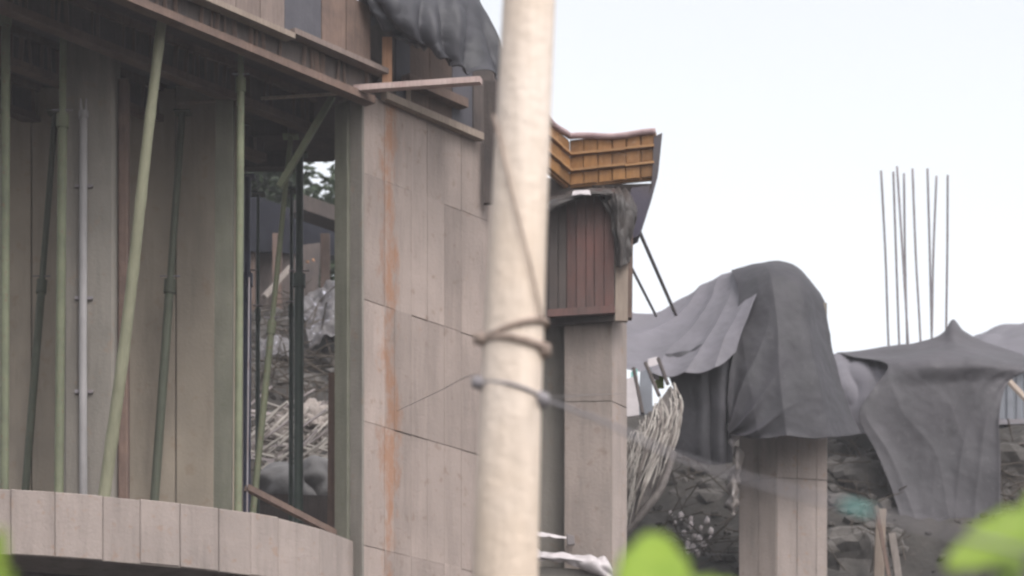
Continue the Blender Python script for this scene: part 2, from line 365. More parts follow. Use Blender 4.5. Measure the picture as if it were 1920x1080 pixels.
# rust seam: a rough strip of rust-stained mortar in the gap, broken into uneven lengths
for za, zb in zip(lev, lev[1:]):
    a = c0 + DIR * (cuts[1] + .0005) - OUT * 0.03; b = c0 + DIR * (cuts[2] - .0005) - OUT * 0.03
    MB().panel(a + UP * za, b + UP * za, b + UP * (zb - .001), a + UP * (zb - .001), OUT, random.uniform(0.007, 0.011), 0.002).build('seam_piece', 'concrete_pier', pier)
# narrow end face to the left: grey strip beside a mossy green strip
endn = -DIR
q0, q1, q2 = c0 - OUT * 0.004, c0 - OUT * 0.13, c0 - OUT * 0.268
MB().panel(q1 + UP * 4.2, q0 + UP * 4.2, q0 + UP * (ZPT - 0.02), q1 + UP * (ZPT - 0.02), endn, 0.02, 0.004).build('end_strip', 'concrete_grey', pier)
MB().panel(q2 + UP * 4.2, q1 + UP * 4.2, q1 + UP * (ZPT - 0.05), q2 + UP * (ZPT - 0.05), endn, 0.045, 0.006).build('end_strip', 'concrete_moss', pier)

# sloping batten on top of the pier
tag(MB().bar(c0 + DIR * 0.18 + OUT * 0.03 + UP * (ZPT + 0.01), c0 + DIR * 1.3 + OUT * 0.03 + UP * (ZPT + 0.005), 0.06, 0.055).build('timber_batten', 'timber_pale'),
    'pale timber batten lying along the top of the board-marked pier', 'batten')

# --- ceiling formwork: deck, joists, fascia
ZJB = hz_at(40, 20.0)           # underside of the joists
ZDK = ZJB + 0.29                # underside of the deck
deck_edge = [WZ(-500, 40 - 0.43 * 810, ZJB), WZ(640, 185, ZJB)]
J0 = WZ(315, 40, ZJB)
def jp(t, off=0.0): return J0 + DIR * t - OUT * off
deck = thing('ceiling_deck', (J0.x - 1, J0.y + 1, ZDK), 'dark plywood ceiling deck on brown slotted joists over the props', 'formwork')
pl = [jp(-3.2, 0.02), jp(2.2, 0.02), Vector((-1.45, 23.6, 0)), Vector((-6.2, 23.8, 0)), Vector((-6.6, 19.5, 0))]
# plywood sheets of the deck
MB().prism([Vector((p.x, p.y, ZDK)) for p in pl], (0, 0, 0.05)).build('plywood', 'timber_dark', deck)
for off, t0, t1 in ((0.0, -1.6, 2.05), (0.74, -1.9, 2.2), (1.48, -1.6, 2.4), (2.2, -1.0, 2.4)):
    a, b = jp(t0, off), jp(t1, off)
    jo = MB().bar(a + UP * 0.03, b + UP * 0.03, 0.10, 0.055).build('joist', 'timber_brown', deck)
    MB().bar(a + UP * 0.26, b + UP * 0.26, 0.10, 0.055).build('top_chord', 'timber_brown', jo)
    MB().bar(a + UP * 0.145, b + UP * 0.145, 0.03, 0.18).build('web', 'timber_dark', jo)
    mb = MB(); tt = t0
    while tt < t1 - .1:
        tt += random.choice([.05, .08, .1, .16, .24])
        p = jp(tt, off) + OUT * 0.026
        tl = random.uniform(-.02, .02)
        mb.bar(p + UP * 0.055, p + DIR * tl + UP * 0.24, random.uniform(.014, .035), 0.03)
    mb.build('web_stiffeners', 'timber_brown', jo)['kind'] = 'stuff'
# cross boards at the back under the deck
for d in (22.7, 23.4):
    MB().bar((-5.6, d, ZDK - 0.07), (-1.75, d, ZDK - 0.07), 0.12, 0.12).build('cross_beam', 'timber_dark', deck)

# fascia: boards standing on a ledger along the outer edge
fas = thing('fascia', jp(0.5, -0.1), 'boarded edge fascia of tan, slate and brown boards above the joists', 'fascia')
def fz(px, py, off=-0.07):   # point on the fascia plane at photo pixel
    base = jp(0, off); k = (px - CX) / F
    t = (k * base.y - base.x) / (DIR.x - k * DIR.y); p = base + DIR * t
    return Vector((p.x, p.y, hz_at(py, p.y)))
ZL = fz(540, 66).z
def ft(px, off=-0.07):
    base = jp(0, off); k = (px - CX) / F; return (k * base.y - base.x) / (DIR.x - k * DIR.y)
led = [(240, 541, 0.0, 'timber_pale'), (541, 722, 0.035, 'board_tan')]
for xa, xb, dz, mm in led:
    MB().bar(jp(ft(xa), -0.085) + UP * (ZL - J0.z + dz - 0.015), jp(ft(xb), -0.09) + UP * (ZL - J0.z + dz - 0.02), 0.10, 0.04).build('ledger', mm, fas)
brd = [(300, 345, 'board_tan', .55), (345, 392, 'board_tan', .52), (392, 440, 'board_tan', .53), (440, 486, 'board_tan', .55), (486, 532, 'board_tan', .53), (532, 602, 'board_slate', .52), (602, 648, 'timber_brown', .44), (648, 694, 'timber_brown', .42)]
for xa, xb, mm, h in brd:
    a = jp(ft(xa) + .003, -0.05); b = jp(ft(xb) - .003, -0.05); z0 = ZL + 0.02 - J0.z + (0.03 if xa > 535 else 0)
    MB().panel(a + UP * z0, b + UP * z0, b + UP * (z0 + h), a + UP * (z0 + h + .01), OUT, 0.025 + random.uniform(0, .012), 0.004).build('fascia_board', mm, fas)

# --- things at the top between fascia and pier
zp = ZPT
post = W(726, 155, 21.55)
tag(MB().bar(Vector((post.x, post.y, zp - 0.0)), Vector((post.x, post.y, hz_at(72, 21.55))), 0.072, 0.06).build('timber_post', 'timber_orange'),
    'short orange-brown timber post standing on top of the pier under the slate tarp', 'post')
tag(MB().bar(W(655, 168, 21.45), W(902, 151, 21.2), 0.07, 0.042).build('plank', 'plank_pink'),
    'thin pale pinkish plank sticking out across the top of the pier', 'plank')
tag(MB().tube([W(335, 193, 21.9), W(470, 186, 21.75), W(660, 174, 21.5)], 0.013, 8).build('tie_rod', 'timber_pale'),
    'thin horizontal rod running under the joists to the pier top', 'rod')
up = thing('upper_formwork', (c0.x + 0.3, c0.y + 0.4, ZPT), 'dark brown shuttering boards in the shadow above the pier', 'formwork')
def side(px, py, off):
    base = c0 - OUT * off; k = (px - CX) / F; t = (k * base.y - base.x) / (DIR.x - k * DIR.y); p = base + DIR * t
    return Vector((p.x, p.y, hz_at(py, p.y)))
bx = [(672, 702, 'timber_dark'), (702, 735, 'timber_dark'), (735, 762, 'board_slate'), (762, 800, 'timber_brown'), (800, 842, 'timber_brown'), (842, 880, 'board_slate'), (880, 915, 'timber_dark'), (915, 950, 'timber_dark')]
for xa, xb, mm in bx:
    a = side(xa, 165, 0.22); b = side(xb, 165, 0.22)
    a.z = b.z = ZPT + 0.003
    MB().panel(a, b, b + UP * 0.9, a + UP * 0.9, OUT, 0.03 + random.uniform(0, .02), 0.004).build('shutter_board', mm, up)
a, b = side(760, 120, 0.14), side(870, 120, 0.14); a.z = b.z = ZPT + 0.30
MB().bar(a, b, 0.09, 0.07).build('waler', 'timber_brown', up)
a, b = side(766, 120, 0.16), side(766, 120, 0.16); a.z = ZPT + .003; b.z = ZPT + .33
MB().bar(a, b, 0.035, 0.05).build('stud', 'timber_pale', up)
for xp in (918,):
    a = side(xp, 120, -0.055); a.z = ZPT - 0.5; b = a.copy(); b.z = ZPT + .45
    MB().bar(a, b, 0.09, 0.05).build('stud', 'timber_dark', up)  # dark bar standing in for the shade between pier and pole

# slate tarp hung over the top
rows = [
    [(655, -60, 22.6), (720, -70, 22.7), (800, -70, 22.9), (880, -60, 23.1), (915, -20, 23.4)],
    [(640, -75, 21.9), (710, -85, 21.9), (790, -90, 22.0), (870, -80, 22.2), (900, -40, 22.6)],
    [(672, -25, 21.35), (722, -20, 21.3), (795, -15, 21.45), (868, -10, 21.65), (905, -5, 22.0)],
    [(690, 18, 21.32), (735, 28, 21.25), (800, 38, 21.35), (872, 45, 21.55), (922, 45, 21.9)],
    [(694, 34, 21.36), (745, 56, 21.3), (803, 80, 21.38), (875, 112, 21.55), (945, 112, 21.85)],
    [(698, 46, 21.4), (752, 66, 21.34), (815, 96, 21.42), (890, 130, 21.55), (950, 150, 21.85)],
]
def dsl(u, v, p):
    a = noise.noise(Vector((u * 6.5, v * 1.3, 2.2))); b = noise.noise(Vector((u * 15, v * 2.5, 7))); c = noise.noise(p * 3.1)
    return (0.075 * (1 - 2 * abs(a)) - 0.03 + 0.018 * b + 0.02 * c + .02 * crease(p, 2.5, 2)) * min(1, 0.3 + v)
tag(sheet('slate_tarp', rows, 'tarp_slate', dsl, 90, 70, 0.005), 'crumpled slate-grey tarp hanging ragged over the top of the building', 'tarp')
# a fold of the same dark cloth tucked below
rows = [[(735, 52, 21.5), (770, 62, 21.5), (805, 78, 21.55)], [(738, 66, 21.38), (772, 78, 21.36), (803, 88, 21.45)], [(745, 75, 21.5), (775, 84, 21.5), (800, 92, 21.6)]]
tag(sheet('cloth_fold', rows, 'tarp_slate', fold_noise(.02, 4, 2, 5), 24, 14, 0.006), 'sagging fold of dark cloth beside the short orange timber post', 'cloth')

# --- back wall on the slab, its panels
bw = thing('back_wall', (-3.3, 21.95, ZF), 'dim grey-brown panelled wall standing behind the leaning props', 'wall')
D_BW = 21.95; zt = ZDK - 0.01
bcut = [-60, 60, 225, 330, 452]
xa, xb = W(-60, 0, D_BW).x, W(452, 0, D_BW).x
MB().prism([(xa, D_BW, ZF), (xb, D_BW, ZF), (xb, D_BW + .18, ZF), (xa, D_BW + .18, ZF)], (0, 0, zt - ZF)).build('wall_core', 'concrete_dim', bw)
for a_, b_ in zip(bcut, bcut[1:]):
    x0, x1 = W(a_, 0, D_BW).x + .004, W(b_, 0, D_BW).x - .004
    MB().panel((x0, D_BW, ZF + .004), (x1, D_BW, ZF + .004), (x1, D_BW, zt - random.uniform(0, .03)), (x0, D_BW, zt - random.uniform(0, .03)), (0, -1, 0), 0.02 + random.uniform(0, .012), 0.006).build('wall_panel', 'concrete_wall', bw)

# --- square column with a pipe
D_C = 20.95
xa, xb = W(119, 0, D_C).x, W(214, 0, D_C).x
colm = thing('square_column', ((xa + xb) / 2, D_C + .17, ZF), 'grey concrete square column behind the pale pipe', 'column')
zt2 = ZDK - 0.01
MB().panel((xa, D_C + .33, ZF), (xb, D_C + .33, ZF), (xb, D_C + .33, zt2), (xa, D_C + .33, zt2), (0, -1, 0), 0.33, 0.02).build('shaft', 'concrete_grey', colm)
MB().panel((xb + .004, D_C + .3, ZF), (xb + .075, D_C + .3, ZF), (xb + .075, D_C + .3, zt2 - .25), (xb + .004, D_C + .3, zt2 - .25), (0, -1, 0), 0.14, 0.008).build('edge_board', 'timber_brown', colm)
px_ = W(156, 0, D_C - .05).x
pp = thing('drain_pipe', (px_, D_C - .04, ZF), 'pale plastic pipe running up the front of the square column', 'pipe')
MB().tube([(px_, D_C - .035, ZF), (px_ - .004, D_C - .035, ZF + 1.2), (px_, D_C - .035, hz_at(222, D_C))], 0.029, 14).build('pipe', 'pipe', pp)
MB().tube([(px_, D_C - .035, hz_at(225, D_C)), (px_, D_C - .035, hz_at(212, D_C))], 0.036, 14).build('collar', 'pipe', pp)
for s in (-1, 1):
    MB().tube([(px_ + s * .016, D_C - .035, hz_at(214, D_C)), (px_ + s * .02, D_C - .035, hz_at(188, D_C))], [0.012, 0.005], 8).build('torn_end', 'pipe', pp)
for y in (350, 560, 735):
    MB().bar((px_ - .065, D_C - .012, hz_at(y, D_C)), (px_ + .065, D_C - .012, hz_at(y, D_C)), 0.02, 0.022).build('clamp', 'steel', pp)

# --- steel props, timber posts, bamboo
def steel_prop(p, q, m, label, r=0.03, split=0.62, grp='steel props holding the ceiling formwork'):
    p, q = Vector(p), Vector(q); t = (q - p); s = p + t * split
    e = thing('steel_prop', p, label, 'prop', grp); tn = t.normalized()
    MB().tube([p + tn * .01, s], r, 14).build('outer_tube', m, e, smooth=False)
    MB().tube([s - tn * .05, q - tn * .008], r * 0.78, 12).build('inner_tube', m, e)
    MB().tube([s - tn * .07, s + tn * .03], r * 1.32, 12).build('collar', m, e)
    c = MB(); c.tube([s + Vector((-r * 2.2, -.012, .055)), s + Vector((r * 2.2, -.012, .055))], 0.006, 6); c.build('pin', 'steel', e)
    for k, c0_ in (('base_plate', p + UP * .005), ('head_plate', q - UP * .005)):
        MB().bar(c0_ + Vector((-.06, 0, 0)), c0_ + Vector((.06, 0, 0)), 0.12, 0.01).build(k, m, e)
    return e
def on_floor(px, d): return Vector((W(px, 0, d).x, d, ZF))
def at_ceil(px, d, z=None): return Vector((W(px, 0, d).x, d, (z or ZJB) - .002))
steel_prop(on_floor(8, 20.35), at_ceil(11, 20.35, ZDK), 'prop_olive', 'olive steel prop at the far left edge, in front of the panelled wall', 0.032, 0.97)
steel_prop(on_floor(110, 20.7), at_ceil(119, 20.7, ZDK), 'prop_olive', 'mossy green steel prop along the left edge of the square column', 0.034, 0.8)
steel_prop(on_floor(446, 20.95), at_ceil(452, 20.95, ZDK), 'prop_olive', 'olive steel prop at the left side of the open gap', 0.028, 0.9)
steel_prop(on_floor(40, 21.7), at_ceil(104, 21.7), 'prop_moss', 'dark green leaning prop left of the square column', 0.03, 0.6)
steel_prop(on_floor(284, 21.7), at_ceil(342, 21.7), 'prop_moss', 'dark green leaning prop right of the leaning bamboo pole', 0.034, 0.6)
steel_prop(on_floor(461, 23.1), at_ceil(464, 23.1), 'prop_blue', 'thick dark blue prop just inside the open gap', 0.036, 0.75)
steel_prop(on_floor(482, 23.5), at_ceil(484, 23.5), 'prop_green', 'thin dark prop right of the dark blue prop', 0.018, 0.7)
steel_prop(on_floor(559, 22.6), at_ceil(562, 22.6), 'prop_green', 'thick bottle-green prop in the middle of the open gap', 0.037, 0.7)
steel_prop(on_floor(545, 23.4), at_ceil(547, 23.4), 'prop_green', 'thin dark prop close behind the bottle-green prop', 0.019, 0.7)
steel_prop(on_floor(466, 22.2), at_ceil(545, 22.2), 'prop_olive', 'olive prop leaning right across the open gap', 0.026, 0.55)

def bamboo(name, pts, r0, r1, label, mm='bamboo', cat='pole', nodes=7):
    pts = spline(pts, 40); n = len(pts); rr = []
    for i in range(n):
        k = i / (n - 1); r = r0 + (r1 - r0) * k
        ph = (k * nodes) % 1.0
        rr.append(r * (1.10 if min(ph, 1 - ph) < 0.09 else 1.0) * (1 + .04 * noise.noise(Vector((k * 9, r0, 1)))))
    return tag(MB().tube(pts, rr, 14).build(name, mm, smooth=True), label, cat)
a = on_floor(192, 20.62); b = W(312, -30, 20.2)
bamboo('bamboo_pole', [a, a.lerp(b, .35) + Vector((.015, 0, 0)), a.lerp(b, .7), b], 0.046, 0.033, 'olive bamboo pole leaning from the slab edge up to the ceiling joists')
e = tag(MB().bar(on_floor(223, 21.3), at_ceil(226, 21.3), 0.06, 0.06).build('timber_post', 'timber_brown'), 'narrow brown timber post right of the square column', 'post')
e = tag(MB().bar(on_floor(418, 21.5), at_ceil(422, 21.5), 0.13, 0.1).build('timber_post', 'concrete_moss'), 'wide mossy brown post left of the open gap', 'post')
tag(MB().bar(W(524, 350, 21.8), W(624, 180, 21.75), 0.045, 0.045).build('brace', 'prop_olive'), 'short diagonal brace rising to the pier top in the open gap', 'brace')
tag(MB().tube([Vector((W(463, 0, 21.2).x, 21.2, ZF)), W(467, 520, 21.2)], 0.007, 6).build('thin_rod', 'steel'), 'thin upright steel rod at the edge of the slab gap', 'rod')
tag(MB().bar(on_floor(620, 22.4), W(623, 700, 22.4), 0.055, 0.05).build('timber_post', 'timber_brown'), 'dark brown timber post beside the left edge of the pier', 'post')
tag(MB().bar(W(462, 914, 21.2), W(628, 1000, 21.75), 0.05, 0.045).build('plank', 'timber_brown'), 'brown plank sloping down across the bottom of the open gap', 'plank')

# ================================================================== FOREGROUND POLE
D_P = 6.5
pb = W(905, 2204 + 1.6 * F / D_P, D_P); pb = Vector((W(870, 0, D_P).x, D_P, -0.05))
k0 = W(948, 1080, D_P); k1 = W(992, 0, D_P); k2 = k1 + (k1 - k0) * 1.0
pts = spline([pb, pb.lerp(k0, .5) + Vector((0.004, 0, 0)), k0, k0.lerp(k1, .5) + Vector((-0.004, 0, 0)), k1, k2], 70)
mb = MB(); n = 22; vsP = []
rad = lambda z: 0.0735 - (z - 2.9) * 0.0112
for i, p in enumerate(pts):
    for j in range(n):
        th = 2 * math.pi * j / n
        r = rad(p.z) * (1 + 0.035 * noise.noise(Vector((math.cos(th) * .8, math.sin(th) * .8, p.z * 1.7))) + 0.015 * noise.noise(Vector((math.cos(th) * 3, math.sin(th) * 3, p.z * 5))))
        vsP.append(p + Vector((math.cos(th), math.sin(th), 0)) * r)
fsP = [(i * n + j, i * n + (j + 1) % n, (i + 1) * n + (j + 1) % n, (i + 1) * n + j) for i in range(len(pts) - 1) for j in range(n)] + [tuple(range((len(pts) - 1) * n, len(pts) * n))]
tag(mesh('wooden_pole', vsP, fsP, 'pole_wood', smooth=True), 'thick pale peeled wooden pole standing in front of the building', 'pole')
def pole_c(py):
    k = (py - 0) / 1080; p = k1.lerp(k0, k); return p
def wrap(name, py_l, py_r, turns, r, m, label, lump=False, dz=0.0):
    pts = []; N_ = int(26 * turns)
    for i in range(N_ + 1):
        th = -math.pi + 2 * math.pi * i / 26
        s = (math.cos(th) + 1) / 2
        py = py_l * (1 - s) + py_r * s + dz * i / N_
        c = pole_c(py); R_ = rad(c.z) + r * 0.1 + .002 * noise.noise(Vector((i * .9, r * 99, 0)))
        pts.append(Vector((c.x + math.cos(th) * R_, c.y + math.sin(th) * R_, c.z)))
    mb = MB().tube(pts, r, 8)
    if lump:
        mb.rock(pts[0] + Vector((0, -.01, 0)), 0.022, 2, (1.3, 1, .8)).rock(pts[13] + Vector((-.01, -.02, 0)), 0.022, 4, (1.2, 1, 1))
    return tag(mb.build(name, m, smooth=True), label, 'rope')
wrap('rope_tie', 642, 606, 1.0, 0.0075, 'rope_brown', 'slanting brown rope loop tied round the wooden pole, upper of the ties')
wrap('rope_tie', 640, 657, 2.0, 0.0075, 'rope_brown', 'doubled brown rope tied level round the wooden pole below the slanting loop', True, 6)
wrap('wire_tie', 722, 752, 1.0, 0.0042, 'rope_grey', 'dark wire twisted round the wooden pole, lowest of its ties', True)
pts = spline([pole_c(225) + Vector((-.068, -.03, 0)), pole_c(380) + Vector((-.02, -.072, 0)), pole_c(520) + Vector((.03, -.07, 0)), pole_c(608) + Vector((.058, -.045, 0))], 20)
tag(MB().tube(pts, 0.003, 6).build('thin_string', 'rope_brown', smooth=True), 'thin loose cord hanging down the front of the wooden pole', 'cord')
# wires strung from the pole
pts = spline([W(912, 722, 6.45), W(880, 705, 9), W(820, 735, 15), W(745, 770, 21.45)], 24)
tag(MB().tube(pts, 0.0014, 6).build('wire', 'wire', smooth=True), 'thin wire strung from the wooden pole back to the pier', 'wire')
pts = spline([W(1008, 744, 6.45), W(1130, 790, 5.0), W(1255, 850, 4.1), W(1400, 898, 3.5), W(1600, 952, 3.0), W(1790, 1003, 2.7), W(2150, 1085, 2.3)], 70)
rope = tag(MB().tube(pts, [0.0034 - .0008 * min(1, i / 30) for i in range(70)], 8).build('rope_line', 'rope_grey', smooth=True), 'blurred grey rope sagging from the wooden pole to the lower right', 'rope')
seg = [p for p in pts if W(1570, 0, p.y).x <= p.x <= W(1640, 0, p.y).x]
MB().tube(seg, [0.0045 + .0006 * math.sin(i * 2) for i in range(len(seg))], 8).build('teal_tape', 'teal', rope, smooth=True)
pts = spline([W(1008, 748, 6.45), W(1080, 742, 9), W(1168, 738, 24)], 16)
tag(MB().tube(pts, 0.0014, 6).build('wire', 'wire', smooth=True), 'thin wire strung from the wooden pole to the tall grey column', 'wire')

# ================================================================== RIGHT COLUMN WITH FORMWORK
D_R = 24.0
cr_ = thing('tall_column', (W(1100, 0, D_R).x, D_R + .2, 0), 'tall grey-brown concrete column right of the wooden pole', 'column')
A = W(1058, 0, D_R + .03); B = W(1146, 0, D_R); C_ = W(1174, 0, D_R + .22); D_ = Vector((A.x + .05, D_R + .5, 0))
zt = hz_at(370, D_R)
zc_ = [0, 3, hz_at(1120, D_R), hz_at(752, D_R), hz_at(592, D_R), zt]
MB().prism([Vector((p.x, p.y + .012, 0)) for p in (A, B, C_, D_)], (0, 0, zt)).build('shaft', 'concrete_grey', cr_)
for za, zb in zip(zc_, zc_[1:-1]):
    for p, q, mm in ((A, B, 'concrete'), (B, C_, 'concrete_pink')):
        t = (q - p); t.z = 0; t.normalize(); o = Vector((t.y, -t.x, 0)); P0 = Vector((p.x, p.y + .012, 0)); Q0 = Vector((q.x, q.y + .012, 0))
        MB().panel(P0 + UP * (za + .003) + t * .002, Q0 + UP * (za + .003) - t * .002, Q0 + UP * (zb - .003) - t * .002, P0 + UP * (zb - .003) + t * .002, o, 0.007 + random.uniform(0, .004), 0.003).build('board_panel', mm, cr_)
xa, xb = W(1000, 0, D_R + .25).x, W(1060, 0, D_R + .25).x
MB().prism([(xa, D_R + .25, 0), (xb, D_R + .25, 0), (xb, D_R + .6, 0), (xa, D_R + .6, 0)], (0, 0, hz_at(590, D_R + .25))).build('side_pier', 'concrete_grey', cr_)

fb = thing('formwork_box', W(1090, 595, D_R - .1), 'dark red boarded formwork box round the head of the tall column', 'formwork')
D_F = D_R - 0.12
ed = [990, 1010, 1028, 1046, 1062, 1080, 1098, 1114, 1132, 1152]; mm = ['formwork_dark', 'formwork_dark', 'formwork_dark', 'formwork_dark', 'formwork_red', 'formwork_red', 'formwork_red', 'formwork_red', 'formwork_red']
for k, (a_, b_) in enumerate(zip(ed, ed[1:])):
    d0 = D_F + (1152 - a_) * .0006; d1 = D_F + (1152 - b_) * .0006
    a = W(a_, 590 + (1152 - a_) * .05, d0); b = W(b_, 590 + (1152 - b_) * .05, d1); za = hz_at(352 + (1152 - a_) * .1 + random.uniform(0, 4), D_F)
    g = Vector((.002, 0, 0))
    MB().panel(a + g, b - g, Vector((b.x, b.y, za)) - g, Vector((a.x, a.y, za)) + g, (0, -1, 0), 0.022 + random.choice([0, .004, .009]), 0.003).build('form_board', mm[k], fb)
a = W(1026, 588, D_F - .05); b = W(1153, 580, D_F - .05)
MB().bar(a, b, 0.03, 0.06).build('waler', 'formwork_red', fb)
xa, xb = W(985, 0, D_F + .16).x, W(1150, 0, D_F + .16).x; MB().prism([(xa, D_F + .16, hz_at(600, D_F)), (xb, D_F + .02, hz_at(600, D_F)), (xb, D_F + .06, hz_at(600, D_F)), (xa, D_F + .2, hz_at(600, D_F))], (0, 0, .98)).build('backing', 'formwork_dark', fb)
MB().bar(W(1165, 603, D_F + .02), W(1166, 455, D_F + .02), 0.105, 0.05).build('corner_board', 'timber_pale', fb)
MB().bar(W(1178, 598, D_F + .12), W(1180, 410, D_F + .12), 0.06, 0.1).build('corner_board', 'timber_brown', fb)

# crumpled plastic on the corner
rows = [[(1120, 352, 24.2), (1150, 348, 24.2), (1185, 358, 24.3)], [(1122, 368, 23.85), (1155, 362, 23.75), (1198, 388, 23.85)], [(1140, 405, 23.8), (1160, 402, 23.7), (1193, 425, 23.85)], [(1146, 450, 23.8), (1164, 450, 23.72), (1188, 455, 23.85)], [(1150, 500, 23.82), (1165, 500, 23.75), (1182, 492, 23.85)]]
def dcr(u, v, p): return 0.03 * (1 - 2 * abs(noise.noise(Vector((u * 7, v * 3, 4))))) + .012 * noise.noise(p * 9) + .008 * crease(p, 5, 2)
tag(sheet('plastic_sheet', rows, 'crumple', dcr, 50, 70, 0.004), 'crumpled grey plastic hanging on the corner of the red formwork box', 'plastic sheet')
rows = [[(1024, 380, 24.0), (1070, 360, 24.0), (1110, 354, 24.0), (1150, 352, 24.0)], [(1024, 388, 23.75), (1070, 368, 23.75), (1112, 361, 23.75), (1150, 360, 23.75)], [(1026, 398, 23.72), (1066, 378, 23.72), (1112, 366, 23.72), (1146, 366, 23.72)]]
tag(sheet('plastic_sheet', rows, 'crumple', fold_noise(.012, 4, 2, 9, .006), 40, 20, 0.005), 'dark plastic strip folded over the top of the red formwork box', 'plastic sheet')

rows = [[(1074, 358, 23.72), (1090, 356, 23.72), (1106, 357, 23.72)], [(1072, 367, 23.66), (1090, 364, 23.65), (1108, 366, 23.66)]]
tag(sheet('pale_strip', rows, 'plastic_white', fold_noise(.006, 3, 1, 2), 14, 6, .004), 'small pale strip lying on the head of the red formwork box', 'strip')
# orange tray
orr = thing('orange_tray', W(1150, 352, 24.3), 'orange-brown panelled formwork tray flaring out on top of the tall column', 'formwork')
S_ = W(1068, 262, 24.4); Rr = W(1228, 253, 24.19); Ll = Vector((W(1006, 0, 23.75).x, 23.75, W(1068, 262, 24.4).z))
hh = 0.40
def cells(P, Q, ncol, flare):
    t = (Q - P); t.z = 0; ln = t.length; t.normalize(); o = Vector((t.y, -t.x, 0))
    zT, zB = P.z, P.z - hh
    bk = [Vector((P.x, P.y, zB)) , Vector((Q.x, Q.y, zB)), Vector((Q.x, Q.y, zT)), Vector((P.x, P.y, zT))]
    MB().prism([p - o * .012 for p in bk], o * -0.04).build('backing', 'formwork_orange', orr)
    for r in range(3):
        for c in range(ncol):
            w = ln / ncol; ax = c * w + random.uniform(-.006, .006) * (c > 0); bx_ = (c + 1) * w
            z0 = zB + r * hh / 3 + .016; z1 = zB + (r + 1) * hh / 3 - .016
            a = Vector((P.x, P.y, 0)) + t * (ax + .005) - o * .012; b = Vector((P.x, P.y, 0)) + t * (bx_ - .005) - o * .012
            MB().panel(a + UP * z0, b + UP * z0, b + UP * z1, a + UP * z1, o, 0.014 + random.uniform(0, .012), 0.005).build('tray_panel', 'formwork_orange', orr)
    for r in (1, 2):
        z = zB + r * hh / 3
        n_ = 3
        for i in range(n_):
            a = P + t * (ln * i / n_); b = P + t * (ln * (i + 1) / n_ - .002); j = random.uniform(-.008, .008)
            MB().bar(Vector((a.x, a.y, z + j)) + o * .012, Vector((b.x, b.y, z + j * .5)) + o * .012, 0.05, 0.018).build('ledge', 'formwork_ledge', orr)
    return o
o1 = cells(S_, Rr, 6, 0); o2 = cells(Ll, S_, 3, 0)
for P, Q in ((Ll, S_), (S_, Rr)):
    pts = spline([P.lerp(Q, k) + UP * (0.012 + 0.012 * math.sin(k * 7 + 1)) for k in [i / 8 for i in range(9)]], 30)
    MB().tube([p + Vector((0, -.02, 0)) for p in pts], 0.027, 8).build('rim', 'rim', orr, smooth=True)
# gusset at the right end and sloping soffit below
g = [W(1226, 256, 24.17), W(1242, 249, 24.17), W(1235, 318, 24.17), W(1223, 362, 24.17), W(1198, 440, 24.17), W(1176, 452, 24.17), W(1174, 400, 24.17), W(1184, 352, 24.17), W(1222, 347, 24.17)]
MB().prism(g, (0.0, 0.2, 0)).build('gusset', 'gusset', orr)
sfa = [W(1110, 347, 24.3), W(1224, 344, 24.16), W(1190, 430, 24.2), W(1150, 372, 24.3)]
MB().prism(sfa, (0, 0.25, 0.02)).build('soffit', 'formwork_dark', orr)
MB().prism([W(990, 330, 24.42), W(1160, 345, 24.42), W(1165, 420, 24.42), W(990, 420, 24.42)], (0, .06, 0)).build('head_board', 'formwork_dark', orr)
for k, (a, b) in enumerate((((1195, 425, 24.3), (1267, 590, 26.8)), ((1176, 486, 24.3), (1230, 592, 26.9)))):
    tag(MB().tube([W(*a), W(*b)], 0.017 if k == 0 else .013, 8).build('brace_rod', 'steel'), ['longer thin brace rod slanting from the orange tray down to the tarp', 'shorter thin brace rod nearest the red formwork box'][k], 'rod')

# torn white sheet at the foot of the tall column
rows = [[(996, 1030, 23.9), (1040, 1036, 23.9), (1100, 1040, 23.9), (1140, 1048, 23.95)], [(1000, 1042, 23.6), (1040, 1042, 23.55), (1105, 1048, 23.55), (1146, 1060, 23.65)], [(1006, 1050, 23.6), (1050, 1054, 23.58), (1100, 1072, 23.58), (1152, 1088, 23.65)]]
tag(sheet('white_sheet', rows, 'plastic_white', fold_noise(.03, 5, 2, 3, .015), 40, 20, 0.004), 'torn white sheet lying at the foot of the tall grey column', 'plastic sheet')
rows = [[(1000, 996, 23.8), (1030, 1000, 23.8), (1062, 1006, 23.8)], [(1000, 1004, 23.75), (1030, 1007, 23.75), (1062, 1009, 23.75)]]
tag(sheet('white_strip', rows, 'plastic_white', fold_noise(.01, 5, 1, 8), 20, 6, 0.004), 'thin white strip stuck to the side of the tall column', 'strip')
tag(MB().panel(W(1064, 1024, 23.98), W(1078, 1022, 23.98), W(1076, 1006, 23.98), W(1062, 1002, 23.98), (0, -1, 0), .03, .005).build('dark_bracket', 'wire'), 'small black bracket low on the face of the tall column', 'bracket')
MBk = thing('low_block', W(1075, 1080, 23.8), 'low grey concrete block under the torn white sheet', 'block')
a, b = W(985, 1046, 23.62), W(1148, 1060, 23.66); zb = min(a.z, b.z) - .0
pl = [Vector((a.x, a.y, 0)), Vector((b.x, b.y, 0)), Vector((b.x, 23.96, 0)), Vector((a.x, 23.96, 0))]
MB().panel(Vector((a.x, 23.96, 0)), Vector((b.x, 23.96, 0)), Vector((b.x, 23.96, zb - .05)), Vector((a.x, 23.96, zb)), (0, -1, 0), .31, .01).build('block', 'concrete_grey', MBk)

